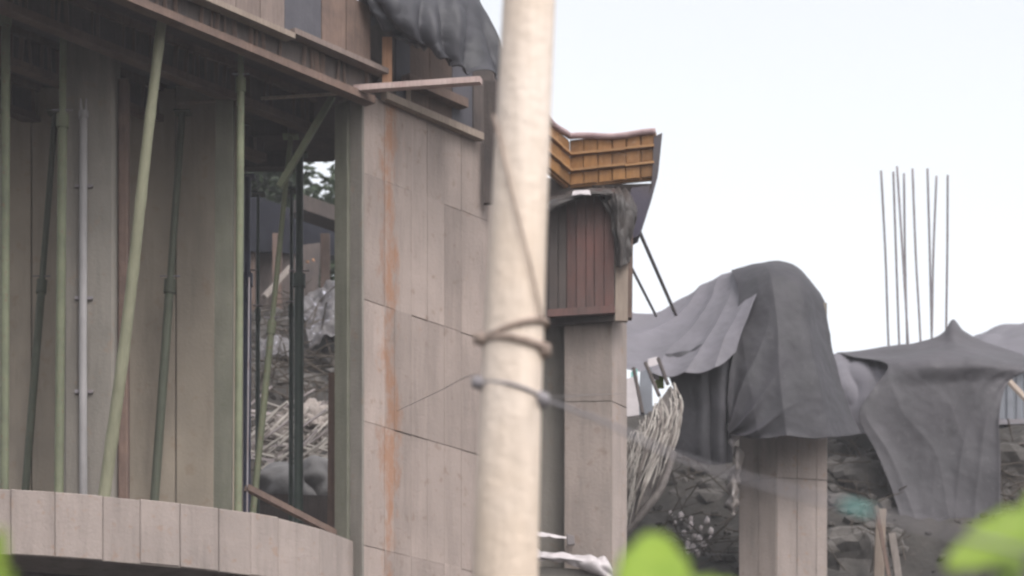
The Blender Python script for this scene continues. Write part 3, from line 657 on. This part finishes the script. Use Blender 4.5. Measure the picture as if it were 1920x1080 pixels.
# ================================================================== TARPED COLUMNS
D2 = 28.0
c2 = thing('covered_column', (W(1465, 0, D2).x, D2 + .3, 6.5), 'pale concrete column hooded by the big grey tarp', 'column')
A = W(1386, 0, D2 + .22); B = W(1456, 0, D2 + .02); C_ = W(1551, 0, D2 + .12); E_ = Vector((C_.x - .1, D2 + .75, 0)); G_ = Vector((A.x + .05, D2 + .8, 0))
zt = hz_at(560, D2)
MB().prism([Vector((p.x, p.y + .012, 5.5)) for p in (A, B, C_, E_, G_)], (0, 0, zt - 5.5)).build('shaft', 'concrete_grey', c2)
zz = [5.5, hz_at(895, D2), hz_at(780, D2)]
for za, zb in zip(zz, zz[1:]):
    for p, q, mm, fr in ((A, B, 'concrete', (0, .52, 1)), (B, C_, 'concrete_pink', (0, .4, .78, 1))):
        t = (q - p); t.z = 0; ln = t.length; t.normalize(); o = Vector((t.y, -t.x, 0))
        for f0, f1 in zip(fr, fr[1:]):
            P0 = Vector((p.x, p.y + .012, 0)) + t * (ln * f0 + .002); Q0 = Vector((p.x, p.y + .012, 0)) + t * (ln * f1 - .002)
            MB().panel(P0 + UP * (za + .003), Q0 + UP * (za + .003), Q0 + UP * (zb - .003), P0 + UP * (zb - .003), o, 0.007 + random.uniform(0, .005), 0.003).build('board_panel', mm, c2)

# big hood tarp: back, over the crown, down the front
rows = [
    [(1405, 760, 29.3), (1440, 760, 29.5), (1480, 760, 29.5), (1530, 760, 29.4), (1575, 760, 29.2)],
    [(1400, 560, 28.9), (1430, 530, 29.0), (1470, 520, 29.0), (1510, 540, 29.0), (1545, 600, 28.9)],
    [(1372, 508, 28.4), (1410, 496, 28.45), (1450, 493, 28.45), (1486, 497, 28.45), (1512, 520, 28.4)],
    [(1385, 545, 27.95), (1422, 522, 27.82), (1462, 514, 27.78), (1508, 526, 27.85), (1546, 566, 28.2)],
    [(1380, 610, 27.75), (1425, 610, 27.62), (1470, 605, 27.58), (1515, 600, 27.7), (1552, 610, 28.1)],
    [(1368, 690, 27.62), (1420, 700, 27.52), (1470, 690, 27.5), (1525, 680, 27.6), (1570, 690, 28.0)],
    [(1366, 770, 27.6), (1415, 775, 27.48), (1470, 765, 27.45), (1535, 760, 27.55), (1594, 765, 27.95)],
    [(1366, 812, 27.62), (1415, 822, 27.5), (1470, 818, 27.46), (1545, 822, 27.55), (1616, 812, 27.95)],
]
def hood(u, v, p):
    w = max(0, (v - 0.33) / 0.67)
    # long folds falling from the crown, and swags gathered at the tied lower left corner
    x = (u - .5) * (2.6 + 1.2 * w) + .55 * (1 - v) + .35 * noise.noise(Vector((u * 2.2, v * 1.6, 11)))
    du, dv = u + .08, 1.06 - v; an = math.atan2(dv * 1.1, du); rr = math.hypot(du, dv)
    sw = abs(math.sin(math.pi * (an * 3.1 + .35 * noise.noise(Vector((u * 2.5, v * 2.5, 1)))))) ** .7 - .6
    e = math.exp(-((rr - .3) / .3) ** 2)
    return w * (.06 * (abs(math.sin(math.pi * x)) ** .8 - .6) * (1 - .7 * e) + .085 * sw * e) + 0.012 * noise.noise(p * 4) + .004 * noise.noise(p * 13)
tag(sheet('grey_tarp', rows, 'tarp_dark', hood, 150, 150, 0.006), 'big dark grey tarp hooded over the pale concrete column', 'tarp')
# lavender tarp: from the tall column across to the hood
rows = [
    [(1160, 650, 29.6), (1225, 650, 29.6), (1290, 620, 29.6), (1360, 575, 29.5), (1415, 560, 29.2)],
    [(1156, 580, 28.8), (1225, 590, 28.8), (1286, 556, 28.8), (1345, 520, 28.7), (1426, 496, 28.42)],
    [(1156, 606, 28.45), (1224, 618, 28.45), (1290, 592, 28.4), (1352, 556, 28.25), (1428, 520, 27.95)],
    [(1156, 636, 28.1), (1224, 648, 28.08), (1292, 632, 28.0), (1350, 600, 27.85), (1410, 572, 27.62)],
    [(1156, 662, 27.8), (1226, 678, 27.75), (1290, 668, 27.65), (1346, 645, 27.55), (1392, 618, 27.5)],
    [(1156, 686, 27.6), (1230, 704, 27.55), (1286, 702, 27.45), (1340, 690, 27.4), (1380, 660, 27.45)],
]
def pleat(x): return abs(math.sin(math.pi * x)) ** .8 - .6          # sharp valleys, round ridges
def lav(u, v, p):
    du, dv = 1.08 - u, v + .12; an = math.atan2(dv, du)               # tension folds fanning out from the crown of the hood
    return .035 * pleat(an * 4.6 + .5 * noise.noise(Vector((u * 2, v * 2, 4)))) * min(1, v * 3) * min(1, du * 2) + .014 * noise.noise(p * 3) + .004 * noise.noise(p * 11)
tag(sheet('lavender_tarp', rows, 'tarp_lavender', lav, 150, 140, 0.006), 'lighter lavender-grey tarp stretched from the tall column to the hooded column', 'tarp')

rows = [[(1246, 660, 27.75), (1300, 650, 27.7), (1350, 630, 27.65), (1392, 615, 27.7)], [(1252, 700, 27.7), (1302, 700, 27.62), (1348, 690, 27.6), (1384, 680, 27.68)], [(1276, 765, 27.75), (1312, 770, 27.66), (1348, 765, 27.62), (1376, 750, 27.7)], [(1270, 820, 27.8), (1310, 830, 27.7), (1346, 830, 27.66), (1374, 815, 27.72)], [(1258, 842, 27.85), (1308, 866, 27.75), (1346, 872, 27.7), (1376, 866, 27.75)]]  # separate dark sheet: its colour gives the shaded lower part of the lavender tarp
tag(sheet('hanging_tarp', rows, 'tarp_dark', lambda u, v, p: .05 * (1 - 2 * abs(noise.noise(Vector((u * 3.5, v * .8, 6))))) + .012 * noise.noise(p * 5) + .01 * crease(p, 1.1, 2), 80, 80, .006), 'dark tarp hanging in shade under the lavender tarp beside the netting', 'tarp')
# torn plastic strips along the left edge of the covered column
for k, (x, y0, y1) in enumerate(((1372, 770, 850), (1380, 840, 905), (1373, 895, 960))):
    rows = [[(x - 8, y0, 27.85), (x, y0 - 6, 27.75), (x + 10, y0, 27.8)], [(x - 6, (y0 + y1) / 2, 27.8), (x + 2, (y0 + y1) / 2, 27.7), (x + 11, (y0 + y1) / 2, 27.8)], [(x - 8, y1, 27.85), (x + 1, y1 + 5, 27.78), (x + 8, y1, 27.85)]]
    tag(sheet('torn_plastic', rows, 'plastic_grey' if k else 'plastic_white', lambda u, v, p: .06 * noise.noise(p * 11), 14, 26, .003),
        ['torn pale plastic at the lower left corner of the big grey tarp', 'torn grey plastic half way down the left edge of the covered column', 'lowest torn grey plastic on the left edge of the covered column'][k], 'plastic')

# netting bundle between the tall column and the lavender tarp
rows = [[(1148, 838, 26.6), (1185, 806, 26.3), (1222, 765, 26.25), (1262, 718, 26.5)], [(1145, 860, 26.5), (1185, 832, 26.15), (1235, 795, 26.1), (1279, 760, 26.45)], [(1140, 880, 26.4), (1180, 870, 26.1), (1228, 845, 26.05), (1272, 815, 26.4)], [(1138, 960, 26.3), (1170, 940, 26.1), (1210, 915, 26.05), (1252, 885, 26.35)], [(1135, 1030, 26.2), (1160, 1010, 26.1), (1195, 975, 26.1), (1236, 935, 26.3)]]
net = thing('netting_bundle', W(1180, 1020, 26.2), 'bundle of tan netting and cords bulging beside the tall column', 'netting')
def nd(u, v, p): return 0.05 * (1 - 2 * abs(noise.noise(Vector((u * 9 + v * 1.2, v * 1.5, 3))))) + .03 * noise.noise(Vector((u * 30, v * 7, 1)))
sheet('net_sheet', rows, 'net', nd, 70, 60, .01, parent=net)
gw = [spline([W(*p) for p in r], 20) for r in rows]
for k in range(90):
    u0 = random.uniform(0.05, 1.1); du = random.uniform(-.75, .25); pts = []
    v0, v1 = random.uniform(0, .3), random.uniform(.55, 1)
    colp = []
    for i in range(8):
        v = v0 + (v1 - v0) * i / 7; u = min(1, max(0, u0 + du * v)) * 19
        r = v * (len(gw) - 1); j = min(int(r), len(gw) - 2); f = r - j; ui = min(int(u), 18); uf = u - ui
        p = (gw[j][ui].lerp(gw[j][ui + 1], uf)).lerp(gw[j + 1][ui].lerp(gw[j + 1][ui + 1], uf), f)
        colp.append(p + Vector((random.uniform(-.008, .008), -.05 - random.uniform(0, .03), 0)))
    MB().tube(spline(colp, 16), random.uniform(.003, .007), 5).build('cord', random.choice(['cord', 'stick', 'cord', 'stick']), net, smooth=True)
MB().tube(spline([W(1165, 1010, 26.1), W(1205, 962, 26.05), W(1240, 915, 26.1), W(1262, 850, 26.3)], 20), .035, 8).build('hem', 'net', net, smooth=True)
# bright scraps seen above the netting
for k, (x, y, w, h, mm, lb) in enumerate(((1185, 745, 22, 40, 'plastic_white', 'white scrap panel just above the netting bundle'), (1213, 735, 18, 46, 'tin_blue', 'pale blue-grey scrap panel behind the netting bundle'), (1190, 722, 9, 30, 'teal', 'small teal scrap upright above the netting bundle'), (1226, 692, 16, 22, 'plastic_white', 'small white scrap tucked under the lavender tarp'), (1238, 716, 12, 14, 'leaf_near', 'small yellow-green scrap under the lavender tarp'))):
    d = 27.4 + .1 * k
    tag(MB().panel(W(x - w, y + h, d), W(x + w * .6, y + h * .9, d), W(x + w * .5, y - h, d), W(x - w * .7, y - h * .8, d), (0, -1, 0), .03, .006).build('scrap_panel', mm), lb, 'scrap')
for k, (a, b) in enumerate((((1188, 690), (1205, 775)), ((1210, 680), (1236, 742)), ((1234, 672), (1252, 720)))):
    tag(MB().tube([W(*a, 27.0), W(*b, 26.8)], .018, 6).build('dark_stick', 'timber_dark'), ['leftmost dark stick above the netting bundle', 'middle dark stick above the netting bundle', 'rightmost dark stick under the lavender tarp'][k], 'stick')

# right-hand tarp over a box-shaped stack
rows = [
    [(1640, 720, 32.0), (1690, 720, 32.1), (1740, 720, 32.1), (1768, 720, 32.1), (1787, 720, 32.1), (1806, 720, 32.1), (1840, 720, 32.0), (1885, 720, 31.9)],
    [(1570, 664, 31.6), (1660, 653, 31.6), (1735, 640, 31.6), (1768, 628, 31.6), (1787, 602, 31.6), (1806, 626, 31.6), (1842, 645, 31.6), (1905, 662, 31.4)],
    [(1600, 669, 31.0), (1672, 664, 30.9), (1735, 656, 30.8), (1768, 650, 30.8), (1787, 644, 30.8), (1806, 649, 30.8), (1842, 660, 30.8), (1925, 674, 30.7)],
    [(1664, 684, 30.3), (1700, 681, 30.2), (1740, 678, 30.1), (1768, 677, 30.1), (1787, 676, 30.1), (1806, 676, 30.1), (1840, 676, 30.1), (1932, 690, 30.3)],
    [(1640, 725, 30.15), (1690, 725, 30.12), (1740, 725, 30.1), (1768, 722, 30.1), (1787, 720, 30.1), (1806, 718, 30.1), (1838, 716, 30.1), (1890, 718, 30.2)],
    [(1611, 778, 30.1), (1675, 790, 30.12), (1735, 790, 30.12), (1768, 788, 30.12), (1787, 785, 30.12), (1806, 782, 30.12), (1836, 780, 30.12), (1874, 775, 30.12)],
    [(1645, 850, 30.1), (1690, 860, 30.14), (1740, 860, 30.14), (1768, 860, 30.14), (1787, 860, 30.14), (1806, 860, 30.14), (1836, 860, 30.14), (1875, 855, 30.12)],
    [(1680, 940, 30.1), (1715, 960, 30.14), (1750, 965, 30.14), (1772, 965, 30.14), (1790, 965, 30.14), (1808, 962, 30.14), (1838, 960, 30.14), (1876, 950, 30.12)],
    [(1700, 1020, 30.1), (1730, 1040, 30.14), (1760, 1045, 30.14), (1780, 1045, 30.14), (1796, 1045, 30.14), (1812, 1042, 30.14), (1840, 1040, 30.14), (1876, 1030, 30.1)],
]
def rt(u, v, p):
    w = max(0, (v - .38) / .62)
    a1 = math.atan2((v - .3), (1.05 - u)); a2 = math.atan2((v - .28) * 1.2, u + .12)
    wob = .3 * noise.noise(Vector((u * 2.4, v * 2.4, 8)))
    return min(1, w * 2) * (.024 * pleat(a1 * 3.4 + wob) * u + .026 * pleat(a2 * 3.0 + wob + .4) * (1 - u)) + .022 * noise.noise(p * 2.3) + .004 * noise.noise(p * 12)
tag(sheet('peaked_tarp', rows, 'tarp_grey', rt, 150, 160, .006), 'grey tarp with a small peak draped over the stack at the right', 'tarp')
# lavender wing behind it
rows = [[(1550, 668, 31.4), (1600, 664, 31.3), (1650, 664, 31.2), (1700, 668, 31.0)], [(1550, 690, 30.95), (1600, 690, 30.8), (1650, 690, 30.65), (1700, 692, 30.6)], [(1558, 740, 30.8), (1605, 745, 30.6), (1650, 740, 30.5), (1700, 740, 30.5)], [(1572, 800, 30.75), (1608, 812, 30.6), (1650, 810, 30.55), (1700, 800, 30.55)]]
tag(sheet('lavender_tarp', rows, 'tarp_lavender', fold_noise(.04, 3, 2, 12, .02, 4), 60, 50, .005), 'small lavender tarp visible between the hooded column and the peaked tarp', 'tarp')
# box stack below the peaked tarp
st = thing('crate_stack', (W(1770, 0, 30.9).x, 30.9, 7.6), 'stack of timber boards hidden under the peaked tarp', 'stack')
z = 7.6
while z < hz_at(690, 30.4) - .12:
    xa, xb = W(1690, 0, 30.5).x, W(1868, 0, 30.5).x
    MB().bar((xa, 31.0, z + .11), (xb, 31.0, z + .11), 0.9, 0.21).build('board', 'timber_brown', st); z += .225
p = W(1787, 616, 31.55); MB().tube([Vector((p.x, p.y, 7.6)), p - UP * .05], .02, 8).build('post', 'steel', st)

# rebar starter bars behind
reb = [((1652, 320), (1666, 648)), ((1675, 322), (1686, 646)), ((1682, 312), (1703, 645)), ((1695, 325), (1701, 645)), ((1711, 316), (1726, 640)), ((1739, 316), (1747, 636)), ((1756, 330), (1747, 636)), ((1777, 328), (1774, 625))]
names = ['leftmost of the eight upright rebars', 'second upright rebar from the left, close to the leftmost', 'tallest leaning rebar crossing its neighbour in the left cluster', 'short rebar meeting the leaning one in the left cluster', 'lone rebar in the middle of the upright row', 'left bar of the pair of rebars meeting in a narrow V', 'right bar of the pair of rebars meeting in a narrow V', 'rightmost upright rebar, beside the tarp peak']
for k, ((x0, y0), (x1, y1)) in enumerate(reb):
    d = 32.6 + random.uniform(-.12, .12)
    a = W(x0, y0, d); b = W(x1, y1, d); c = b + (b - a).normalized() * 2.1
    pts = spline([a, a.lerp(b, .5) + Vector((random.uniform(-.01, .01), 0, 0)), b, c], 14)
    tag(MB().tube(pts, 0.0125, 6).build('rebar', 'steel', smooth=True), names[k] + ' above the grey tarps', 'rebar', 'upright rebars against the sky')

# far right: pale tarp roof and a corrugated wall
rows = [[(1790, 650, 36.5), (1830, 628, 36.5), (1880, 612, 36.5), (1960, 600, 36.5)], [(1795, 655, 35), (1830, 636, 35), (1880, 622, 35), (1960, 608, 35)], [(1800, 690, 33.4), (1840, 685, 33.4), (1890, 680, 33.4), (1960, 676, 33.4)]]
tag(sheet('tarp_roof', rows, 'tarp_lavender', fold_noise(.05, 3, 2, 21, .02, 3), 50, 30, .006), 'pale grey tarp roof at the far right behind the peaked tarp', 'tarp')
cw = thing('corrugated_wall', W(1910, 850, 33.6), 'blue-grey corrugated sheet wall at the far right under the tarp roof', 'wall')
x = W(1850, 0, 33.6).x; k = 0
while x < W(1990, 0, 33.6).x:
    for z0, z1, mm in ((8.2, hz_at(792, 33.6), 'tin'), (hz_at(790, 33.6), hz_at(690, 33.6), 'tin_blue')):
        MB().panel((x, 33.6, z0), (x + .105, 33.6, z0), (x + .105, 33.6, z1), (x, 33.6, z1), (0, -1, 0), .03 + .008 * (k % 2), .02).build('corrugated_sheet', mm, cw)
    x += .108; k += 1
MB().bar((W(1846, 0, 33.5).x, 33.52, hz_at(792, 33.5)), (W(1990, 0, 33.5).x, 33.52, hz_at(788, 33.5)), .05, .06).build('rail', 'steel', cw)
tag(MB().bar(W(1868, 690, 33.0), W(1935, 760, 32.6), .12, .03).build('plank', 'timber_pale'), 'pale plank slanting at the far right edge under the tarp roof', 'plank')

# ================================================================== BANK DETAILS
def drop(px, py):       # where the sight line through a photo pixel meets the bank
    d = 24.0
    while d < 45:
        p = W(px, py, d)
        if p.z <= ground_z(p.x, p.y): return p
        d += .05
    return W(px, py, 33)
# rubble all over the bank
mb = MB()
for k in range(1300):
    x = random.uniform(-4.6, 7.0); y = random.uniform(25.6, 34.5); r = random.choice([.015, .02, .03, .04, .06])
    mb.rock((x, y, ground_z(x, y) + r * .25), r * random.uniform(.7, 1.3), k, (1.2, 1, .8), 1)
tag(mb.build('rubble', 'rock', base=(0, 28, 7)), 'loose broken rubble strewn over the dark bank behind the building', 'rubble', kind='stuff')
# larger single rocks
for k, (px, py, r, lb) in enumerate(((1618, 905, .30, 'tan mottled boulder in the shadow right of the covered column'), (1590, 1050, .34, 'dark boulder low between the covered column and the pale stake'), (1905, 880, .32, 'tan boulder at the far right edge below the corrugated wall'), (1330, 930, .2, 'dark rock on the bank left of the covered column'))):
    p = drop(px, py)
    tag(MB().rock(p + UP * r * .1, r, k + 40, (1.1, .8, .85), 3).build('boulder', 'concrete_lump'), lb, 'rock')
# pale stones in a small heap
for k in range(17):
    px = 1258 + (k * 37 % 80); py = 962 + (k * 23 % 78)
    if (px - 1258) < 22 and py > 1000: px += 40
    p = W(px, py, drop(px, py).y - .5)
    tag(MB().rock(p, random.uniform(.022, .042), k + 9, (.9, 1, 1.4), 1).build('pale_stone', 'stone_pale'), 'small pale pinkish stone in the heap below the lavender tarp', 'stone', 'pale stones heaped on the bank')
# broken concrete lumps on the bank, one mass
mb = MB()
for x0, x1, y0, y1, n_ in ((1240, 1390, 870, 1070, 26), (1552, 1700, 830, 1070, 60), (465, 630, 560, 740, 80), (1870, 1930, 830, 1000, 30)):
    for k in range(n_):
        p = drop(random.uniform(x0, x1), random.uniform(y0, y1)); r = random.uniform(.04, .13)
        mb.rock(p, r, k * 3 + x0, (random.uniform(.7, 1.5), 1, random.uniform(.5, 1)), 1)
tag(mb.build('broken_concrete', 'concrete_lump', base=(0, 29, 8)), 'jagged broken concrete lumps scattered over the dark bank', 'broken concrete', kind='stuff')
# pale stake and stick, right of the covered column
p = drop(1648, 1075)
tag(MB().bar(W(1652, 955, 29.0), W(1646, 1130, 29.0), .1, .06).build('stake', 'timber_pale'), 'pale stake under the rope right of the covered column', 'stake')
tag(MB().bar(W(1643, 950, 28.9), W(1672, 1110, 28.8), .035, .035).build('stick', 'timber_brown'), 'dark stick leaning across the pale stake', 'stick')
tag(MB().bar(W(1672, 1000, 29.0), W(1690, 1120, 29.0), .07, .05).build('stake', 'stick'), 'short grey stake at the foot of the peaked tarp', 'stake')
# branches on the far right
for k, (a, b) in enumerate((((1880, 850), (1935, 832)), ((1876, 960), (1930, 885)), ((1885, 905), (1935, 935)))):
    tag(MB().tube(spline([W(*a, 31.2), W((a[0] + b[0]) / 2, (a[1] + b[1]) / 2 - 6, 31.1), W(*b, 31.0)], 10), [.022 - .001 * i for i in range(10)], 6).build('branch', 'stick', smooth=True), ['upper pale branch lying at the far right edge', 'pale branch rising to the right at the far right edge', 'lower branch crossing downward at the far right edge'][k], 'branch')

# --- seen through the open gap: shed, sticks, plastic, sacks
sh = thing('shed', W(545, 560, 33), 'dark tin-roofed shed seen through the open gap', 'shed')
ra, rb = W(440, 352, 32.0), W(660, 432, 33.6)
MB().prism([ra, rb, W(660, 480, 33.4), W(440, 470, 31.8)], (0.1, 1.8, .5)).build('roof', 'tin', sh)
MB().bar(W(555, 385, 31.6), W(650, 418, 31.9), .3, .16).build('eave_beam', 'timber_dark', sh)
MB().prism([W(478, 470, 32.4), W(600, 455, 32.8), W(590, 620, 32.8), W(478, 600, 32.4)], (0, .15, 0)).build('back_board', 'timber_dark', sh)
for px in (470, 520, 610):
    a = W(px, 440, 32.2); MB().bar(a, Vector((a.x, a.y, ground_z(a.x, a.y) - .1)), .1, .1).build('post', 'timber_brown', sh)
tag(MB().bar(W(496, 556, 31.0), W(545, 500, 31.2), .05, .05).build('stick', 'stick'), 'pale stick leaning on the shed seen through the open gap', 'stick')
# crumpled silvery plastic on the bank
rows = [[(565, 560, 31.5), (600, 540, 31.6), (645, 520, 31.8)], [(570, 590, 31.0), (602, 575, 31.0), (645, 560, 31.1)], [(575, 620, 30.5), (605, 610, 30.5), (645, 600, 30.6)], [(580, 650, 30.2), (608, 640, 30.2), (645, 640, 30.3)]]
tag(sheet('silver_plastic', rows, 'fleck', lambda u, v, p: .12 * noise.noise(p * 6) + .05 * noise.noise(p * 17), 44, 44, .004), 'crumpled silvery plastic on the bank right of the bottle-green prop', 'plastic sheet')
rows = [[(488, 640, 30.5), (510, 632, 30.5), (545, 636, 30.6)], [(486, 655, 30.2), (512, 652, 30.2), (546, 652, 30.3)], [(490, 672, 30), (515, 668, 30), (545, 666, 30.1)]]
tag(sheet('silver_plastic', rows, 'fleck', lambda u, v, p: .1 * noise.noise(p * 7) + .04 * noise.noise(p * 19), 30, 30, .004), 'small crumpled plastic scrap on the bank left of the bottle-green prop', 'plastic sheet')
# pile of pale sticks
mb = None
for k in range(80):
    px = random.uniform(468, 624); py = random.uniform(755, 862)
    L_ = random.uniform(50, 110); an = random.choice([R(-38), R(-35), R(-5), R(8), R(-42), R(20)]) + random.uniform(-.15, .15)
    d = 26.2 + (862 - py) / 110 * 1.2 + random.uniform(-.15, .15)
    a = W(px - math.cos(an) * L_ / 2, py - math.sin(an) * L_ / 2, d); b = W(px + math.cos(an) * L_ / 2, py + math.sin(an) * L_ / 2, d + random.uniform(-.3, .3))
    tag(MB().bar(a, b, random.uniform(.01, .024), random.uniform(.01, .02)).build('loose_stick', random.choice(['cord', 'rubble_pale', 'cord', 'stick'])), 'pale loose stick in the tangled pile seen through the open gap', 'stick', 'pale sticks piled behind the open gap')
for k, (px, py) in enumerate(((595, 775), (520, 800), (602, 810), (490, 830))):
    rows = [[(px - 22, py - 14, 27.3), (px, py - 20, 27.3), (px + 24, py - 12, 27.4)], [(px - 26, py + 4, 27.0), (px, py, 26.95), (px + 24, py + 6, 27.1)], [(px - 20, py + 22, 26.9), (px + 2, py + 20, 26.85), (px + 22, py + 24, 26.9)]]
    tag(sheet('pale_scrap', rows, 'stick', lambda u, v, p: .07 * noise.noise(p * 9) + .05 * noise.noise(p * 21), 30, 30, .01), ['pale crumpled scrap right of the bottle-green prop, above the other', 'pale crumpled scrap left of the bottle-green prop among the sticks', 'pale crumpled scrap right of the bottle-green prop, just above the sacks', 'pale crumpled scrap at the left end of the stick pile'][k], 'scrap')
for k, (px, py, rx, rz, d) in enumerate(((530, 915, .27, .2, 25.7), (600, 900, .24, .2, 25.9))):
    p = W(px, py, d); mb = MB(); mb.rock((0, 0, 0), 1.0, 63 + k, (rx, .28, rz), 4)
    tag(mesh('sack', [v + p for v in mb.v], mb.f, 'sack', smooth=True), ['rounded grey sack left of the bottle-green prop at the gap bottom', 'rounded grey sack right of the bottle-green prop at the gap bottom'][k], 'sack')
tag(MB().prism([W(470, 925, 24.3), W(640, 930, 24.3), W(640, 1060, 24.3), W(470, 1010, 24.3)], (0, .3, 0)).build('low_wall', 'timber_dark'), 'dark low wall behind the sloping plank in the open gap', 'wall')
for k, (px, py) in enumerate(((558, 494), (577, 491), (588, 488))):  # coloured lumps standing in for small orange lights
    p = W(px, py, 31); tag(MB().rock(p, .018, k, (1, 1, 1), 1).build('orange_scrap', 'timber_orange'), ['leftmost small orange scrap hanging behind the green prop', 'middle small orange scrap hanging right of the green prop', 'rightmost small orange scrap hanging right of the green prop'][k], 'scrap')

# brushwood on the bank
mb = MB()
def twigs(x0, x1, y0, y1, n, dl):
    for k in range(n):
        px, py = random.uniform(x0, x1), random.uniform(y0, y1); p = drop(px, py) - Vector((0, dl * random.random(), -.05))
        v = Vector((random.gauss(0, 1), random.gauss(0, .4), random.gauss(.1, .6))).normalized() * random.uniform(.12, .4)
        mb.tube([p - v, p + Vector((random.uniform(-.04, .04), 0, random.uniform(-.04, .04))), p + v], [.009, .007, .003], 4, False)
twigs(465, 630, 570, 900, 170, .5); twigs(1240, 1385, 860, 1075, 50, .5); twigs(1555, 1690, 830, 1075, 40, .4); twigs(1870, 1925, 830, 1000, 25, .3)
tag(mb.build('brushwood', 'bark', base=(0, 29, 8)), 'tangled dry brushwood lying over the dark bank', 'brushwood', kind='stuff')

# --- trees behind the bank, seen through the gap
def tree(base, h, rx, nleaf, label, seed):
    rnd = random.Random(seed); base = Vector(base)
    t = thing('broadleaf_tree', base, label, 'tree', 'trees on the bank behind the building')
    mb = MB(); top = base + Vector((rnd.uniform(-.3, .3), 0, h * .75))
    mb.tube(spline([base - UP * .2, base.lerp(top, .5) + Vector((.1, 0, 0)), top], 12), [.16 - .011 * i for i in range(12)], 8)
    tips = []
    for k in range(14):
        s = base.lerp(top, rnd.uniform(.35, .98)); an = rnd.uniform(0, 6.28); ln = rnd.uniform(.5, 1) * rx
        e_ = s + Vector((math.cos(an) * ln, math.sin(an) * ln, rnd.uniform(.2, .9))); tips += [e_, s.lerp(e_, .6)]
        mb.tube([s, s.lerp(e_, .5) + UP * .1, e_], [.05, .035, .012], 5)
    mb.build('trunk', 'bark', t)
    lf = MB()
    for k in range(nleaf):
        c = rnd.choice(tips) + Vector((rnd.gauss(0, .3), rnd.gauss(0, .3), rnd.gauss(0, .25)))
        a = Vector((rnd.gauss(0, 1), rnd.gauss(0, 1), rnd.gauss(0, .6))).normalized(); b = a.cross(Vector((rnd.gauss(0, 1), rnd.gauss(0, 1), rnd.gauss(0, 1)))).normalized()
        s = rnd.uniform(.05, .1)
        lf.add([c - a * s, c + b * s * .5, c + a * s, c - b * s * .5], [(0, 1, 2, 3)])
    lf.build('crown', 'leaf_far', t)['kind'] = 'stuff'
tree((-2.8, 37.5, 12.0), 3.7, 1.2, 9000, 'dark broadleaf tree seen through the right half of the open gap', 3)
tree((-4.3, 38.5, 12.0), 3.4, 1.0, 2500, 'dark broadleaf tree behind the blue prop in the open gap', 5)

# ================================================================== NEAR LEAVES (out of focus)
def leaf(mb, root, tip, width, droop, nrm):
    root, tip = Vector(root), Vector(tip); t = tip - root; L_ = t.length; t.normalize(); nrm = Vector(nrm)
    s = t.cross(nrm).normalized(); n_ = s.cross(t).normalized(); nu, nv = 9, 15; vs = []
    for j in range(nv):
        v = j / (nv - 1); w = width * (math.sin(math.pi * min(1, v * .93 + .04)) ** .7) * (1.1 - .35 * v) * (1 + .05 * math.sin(v * 40))
        for i in range(nu):
            u = i / (nu - 1) * 2 - 1
            p = root + t * (L_ * v) + s * (u * w) + n_ * (-droop * v * v + .12 * w * abs(u) + .002 * math.sin(v * 22) * abs(u))
            vs.append(p)
    fs = [(j * nu + i, j * nu + i + 1, (j + 1) * nu + i + 1, (j + 1) * nu + i) for j in range(nv - 1) for i in range(nu - 1)]
    mb.add(vs, fs)
def plant(label, base, leaves, stem_pts):
    t = thing('leafy_plant', base, label, 'plant', 'leafy plants close to the camera')
    MB().tube([base] + stem_pts, [.011, .006, .003], 8).build('stem', 'leaf_near', t, smooth=True)
    for r, tp, w, dr, nm in leaves:
        mb = MB(); leaf(mb, r, tp, w, dr, nm)
        o = mb.build('leaf', 'leaf_near', t, smooth=True)
        md = o.modifiers.new('thickness', 'SOLIDIFY'); md.thickness = .0012
DL = 2.9
plant('bright green leafy plant at the bottom beside the tall column', Vector((W(1290, 0, DL).x, DL, 0)),
      [(W(1222, 1165, DL - .06), W(1230, 1000, DL + .07), 0.041, .0, (0.1, -.6, .8)), (W(1420, 1124, DL), W(1290, 1082, DL - .03), .018, .004, (0, -.7, .8))],
      [W(1300, 1300, DL), W(1260, 1160, DL)])
plant('bright green leafy plant in the lower right corner', Vector((W(1930, 0, DL).x, DL, 0)),
      [(W(1985, 965, DL), W(1778, 1050, DL - .05), .034, .012, (-.25, -.9, .45)), (W(1915, 1030, DL + .06), W(1862, 1130, DL), .015, .0, (.3, -1, .2)), (W(1930, 925, DL + .1), W(1965, 1000, DL + .1), .018, 0, (.2, -1, .5))],
      [W(1950, 1250, DL), W(1972, 990, DL)])
plant('bright green leafy plant at the bottom left edge', Vector((W(-40, 0, DL).x, DL, 0)),
      [(W(-26, 1110, DL), W(4, 990, DL), .013, .0, (.3, -1, .3)), (W(-20, 1130, DL), W(24, 1070, DL), .013, .0, (.1, -1, .5))],
      [W(-40, 1300, DL), W(-30, 1120, DL)])

# ================================================================== THIN HAZE over the whole site, added to lift the dark areas
hm = bpy.data.materials.new('haze_air'); hm.use_nodes = True; t = hm.node_tree; t.nodes.clear()
ho = t.nodes.new('ShaderNodeOutputMaterial'); hv = t.nodes.new('ShaderNodeVolumePrincipled')
hv.inputs['Color'].default_value = (0.97, 0.96, 1.0, 1); hv.inputs['Density'].default_value = 0.0015
t.links.new(hv.outputs[0], ho.inputs['Volume'])
MATS['haze_air'] = hm
o = MB().prism([(-310, 310, -1.2), (310, 310, -1.2), (310, -130, -1.2), (-310, -130, -1.2)], (0, 0, 20)).build('haze', 'haze_air')
o['kind'] = 'stuff'
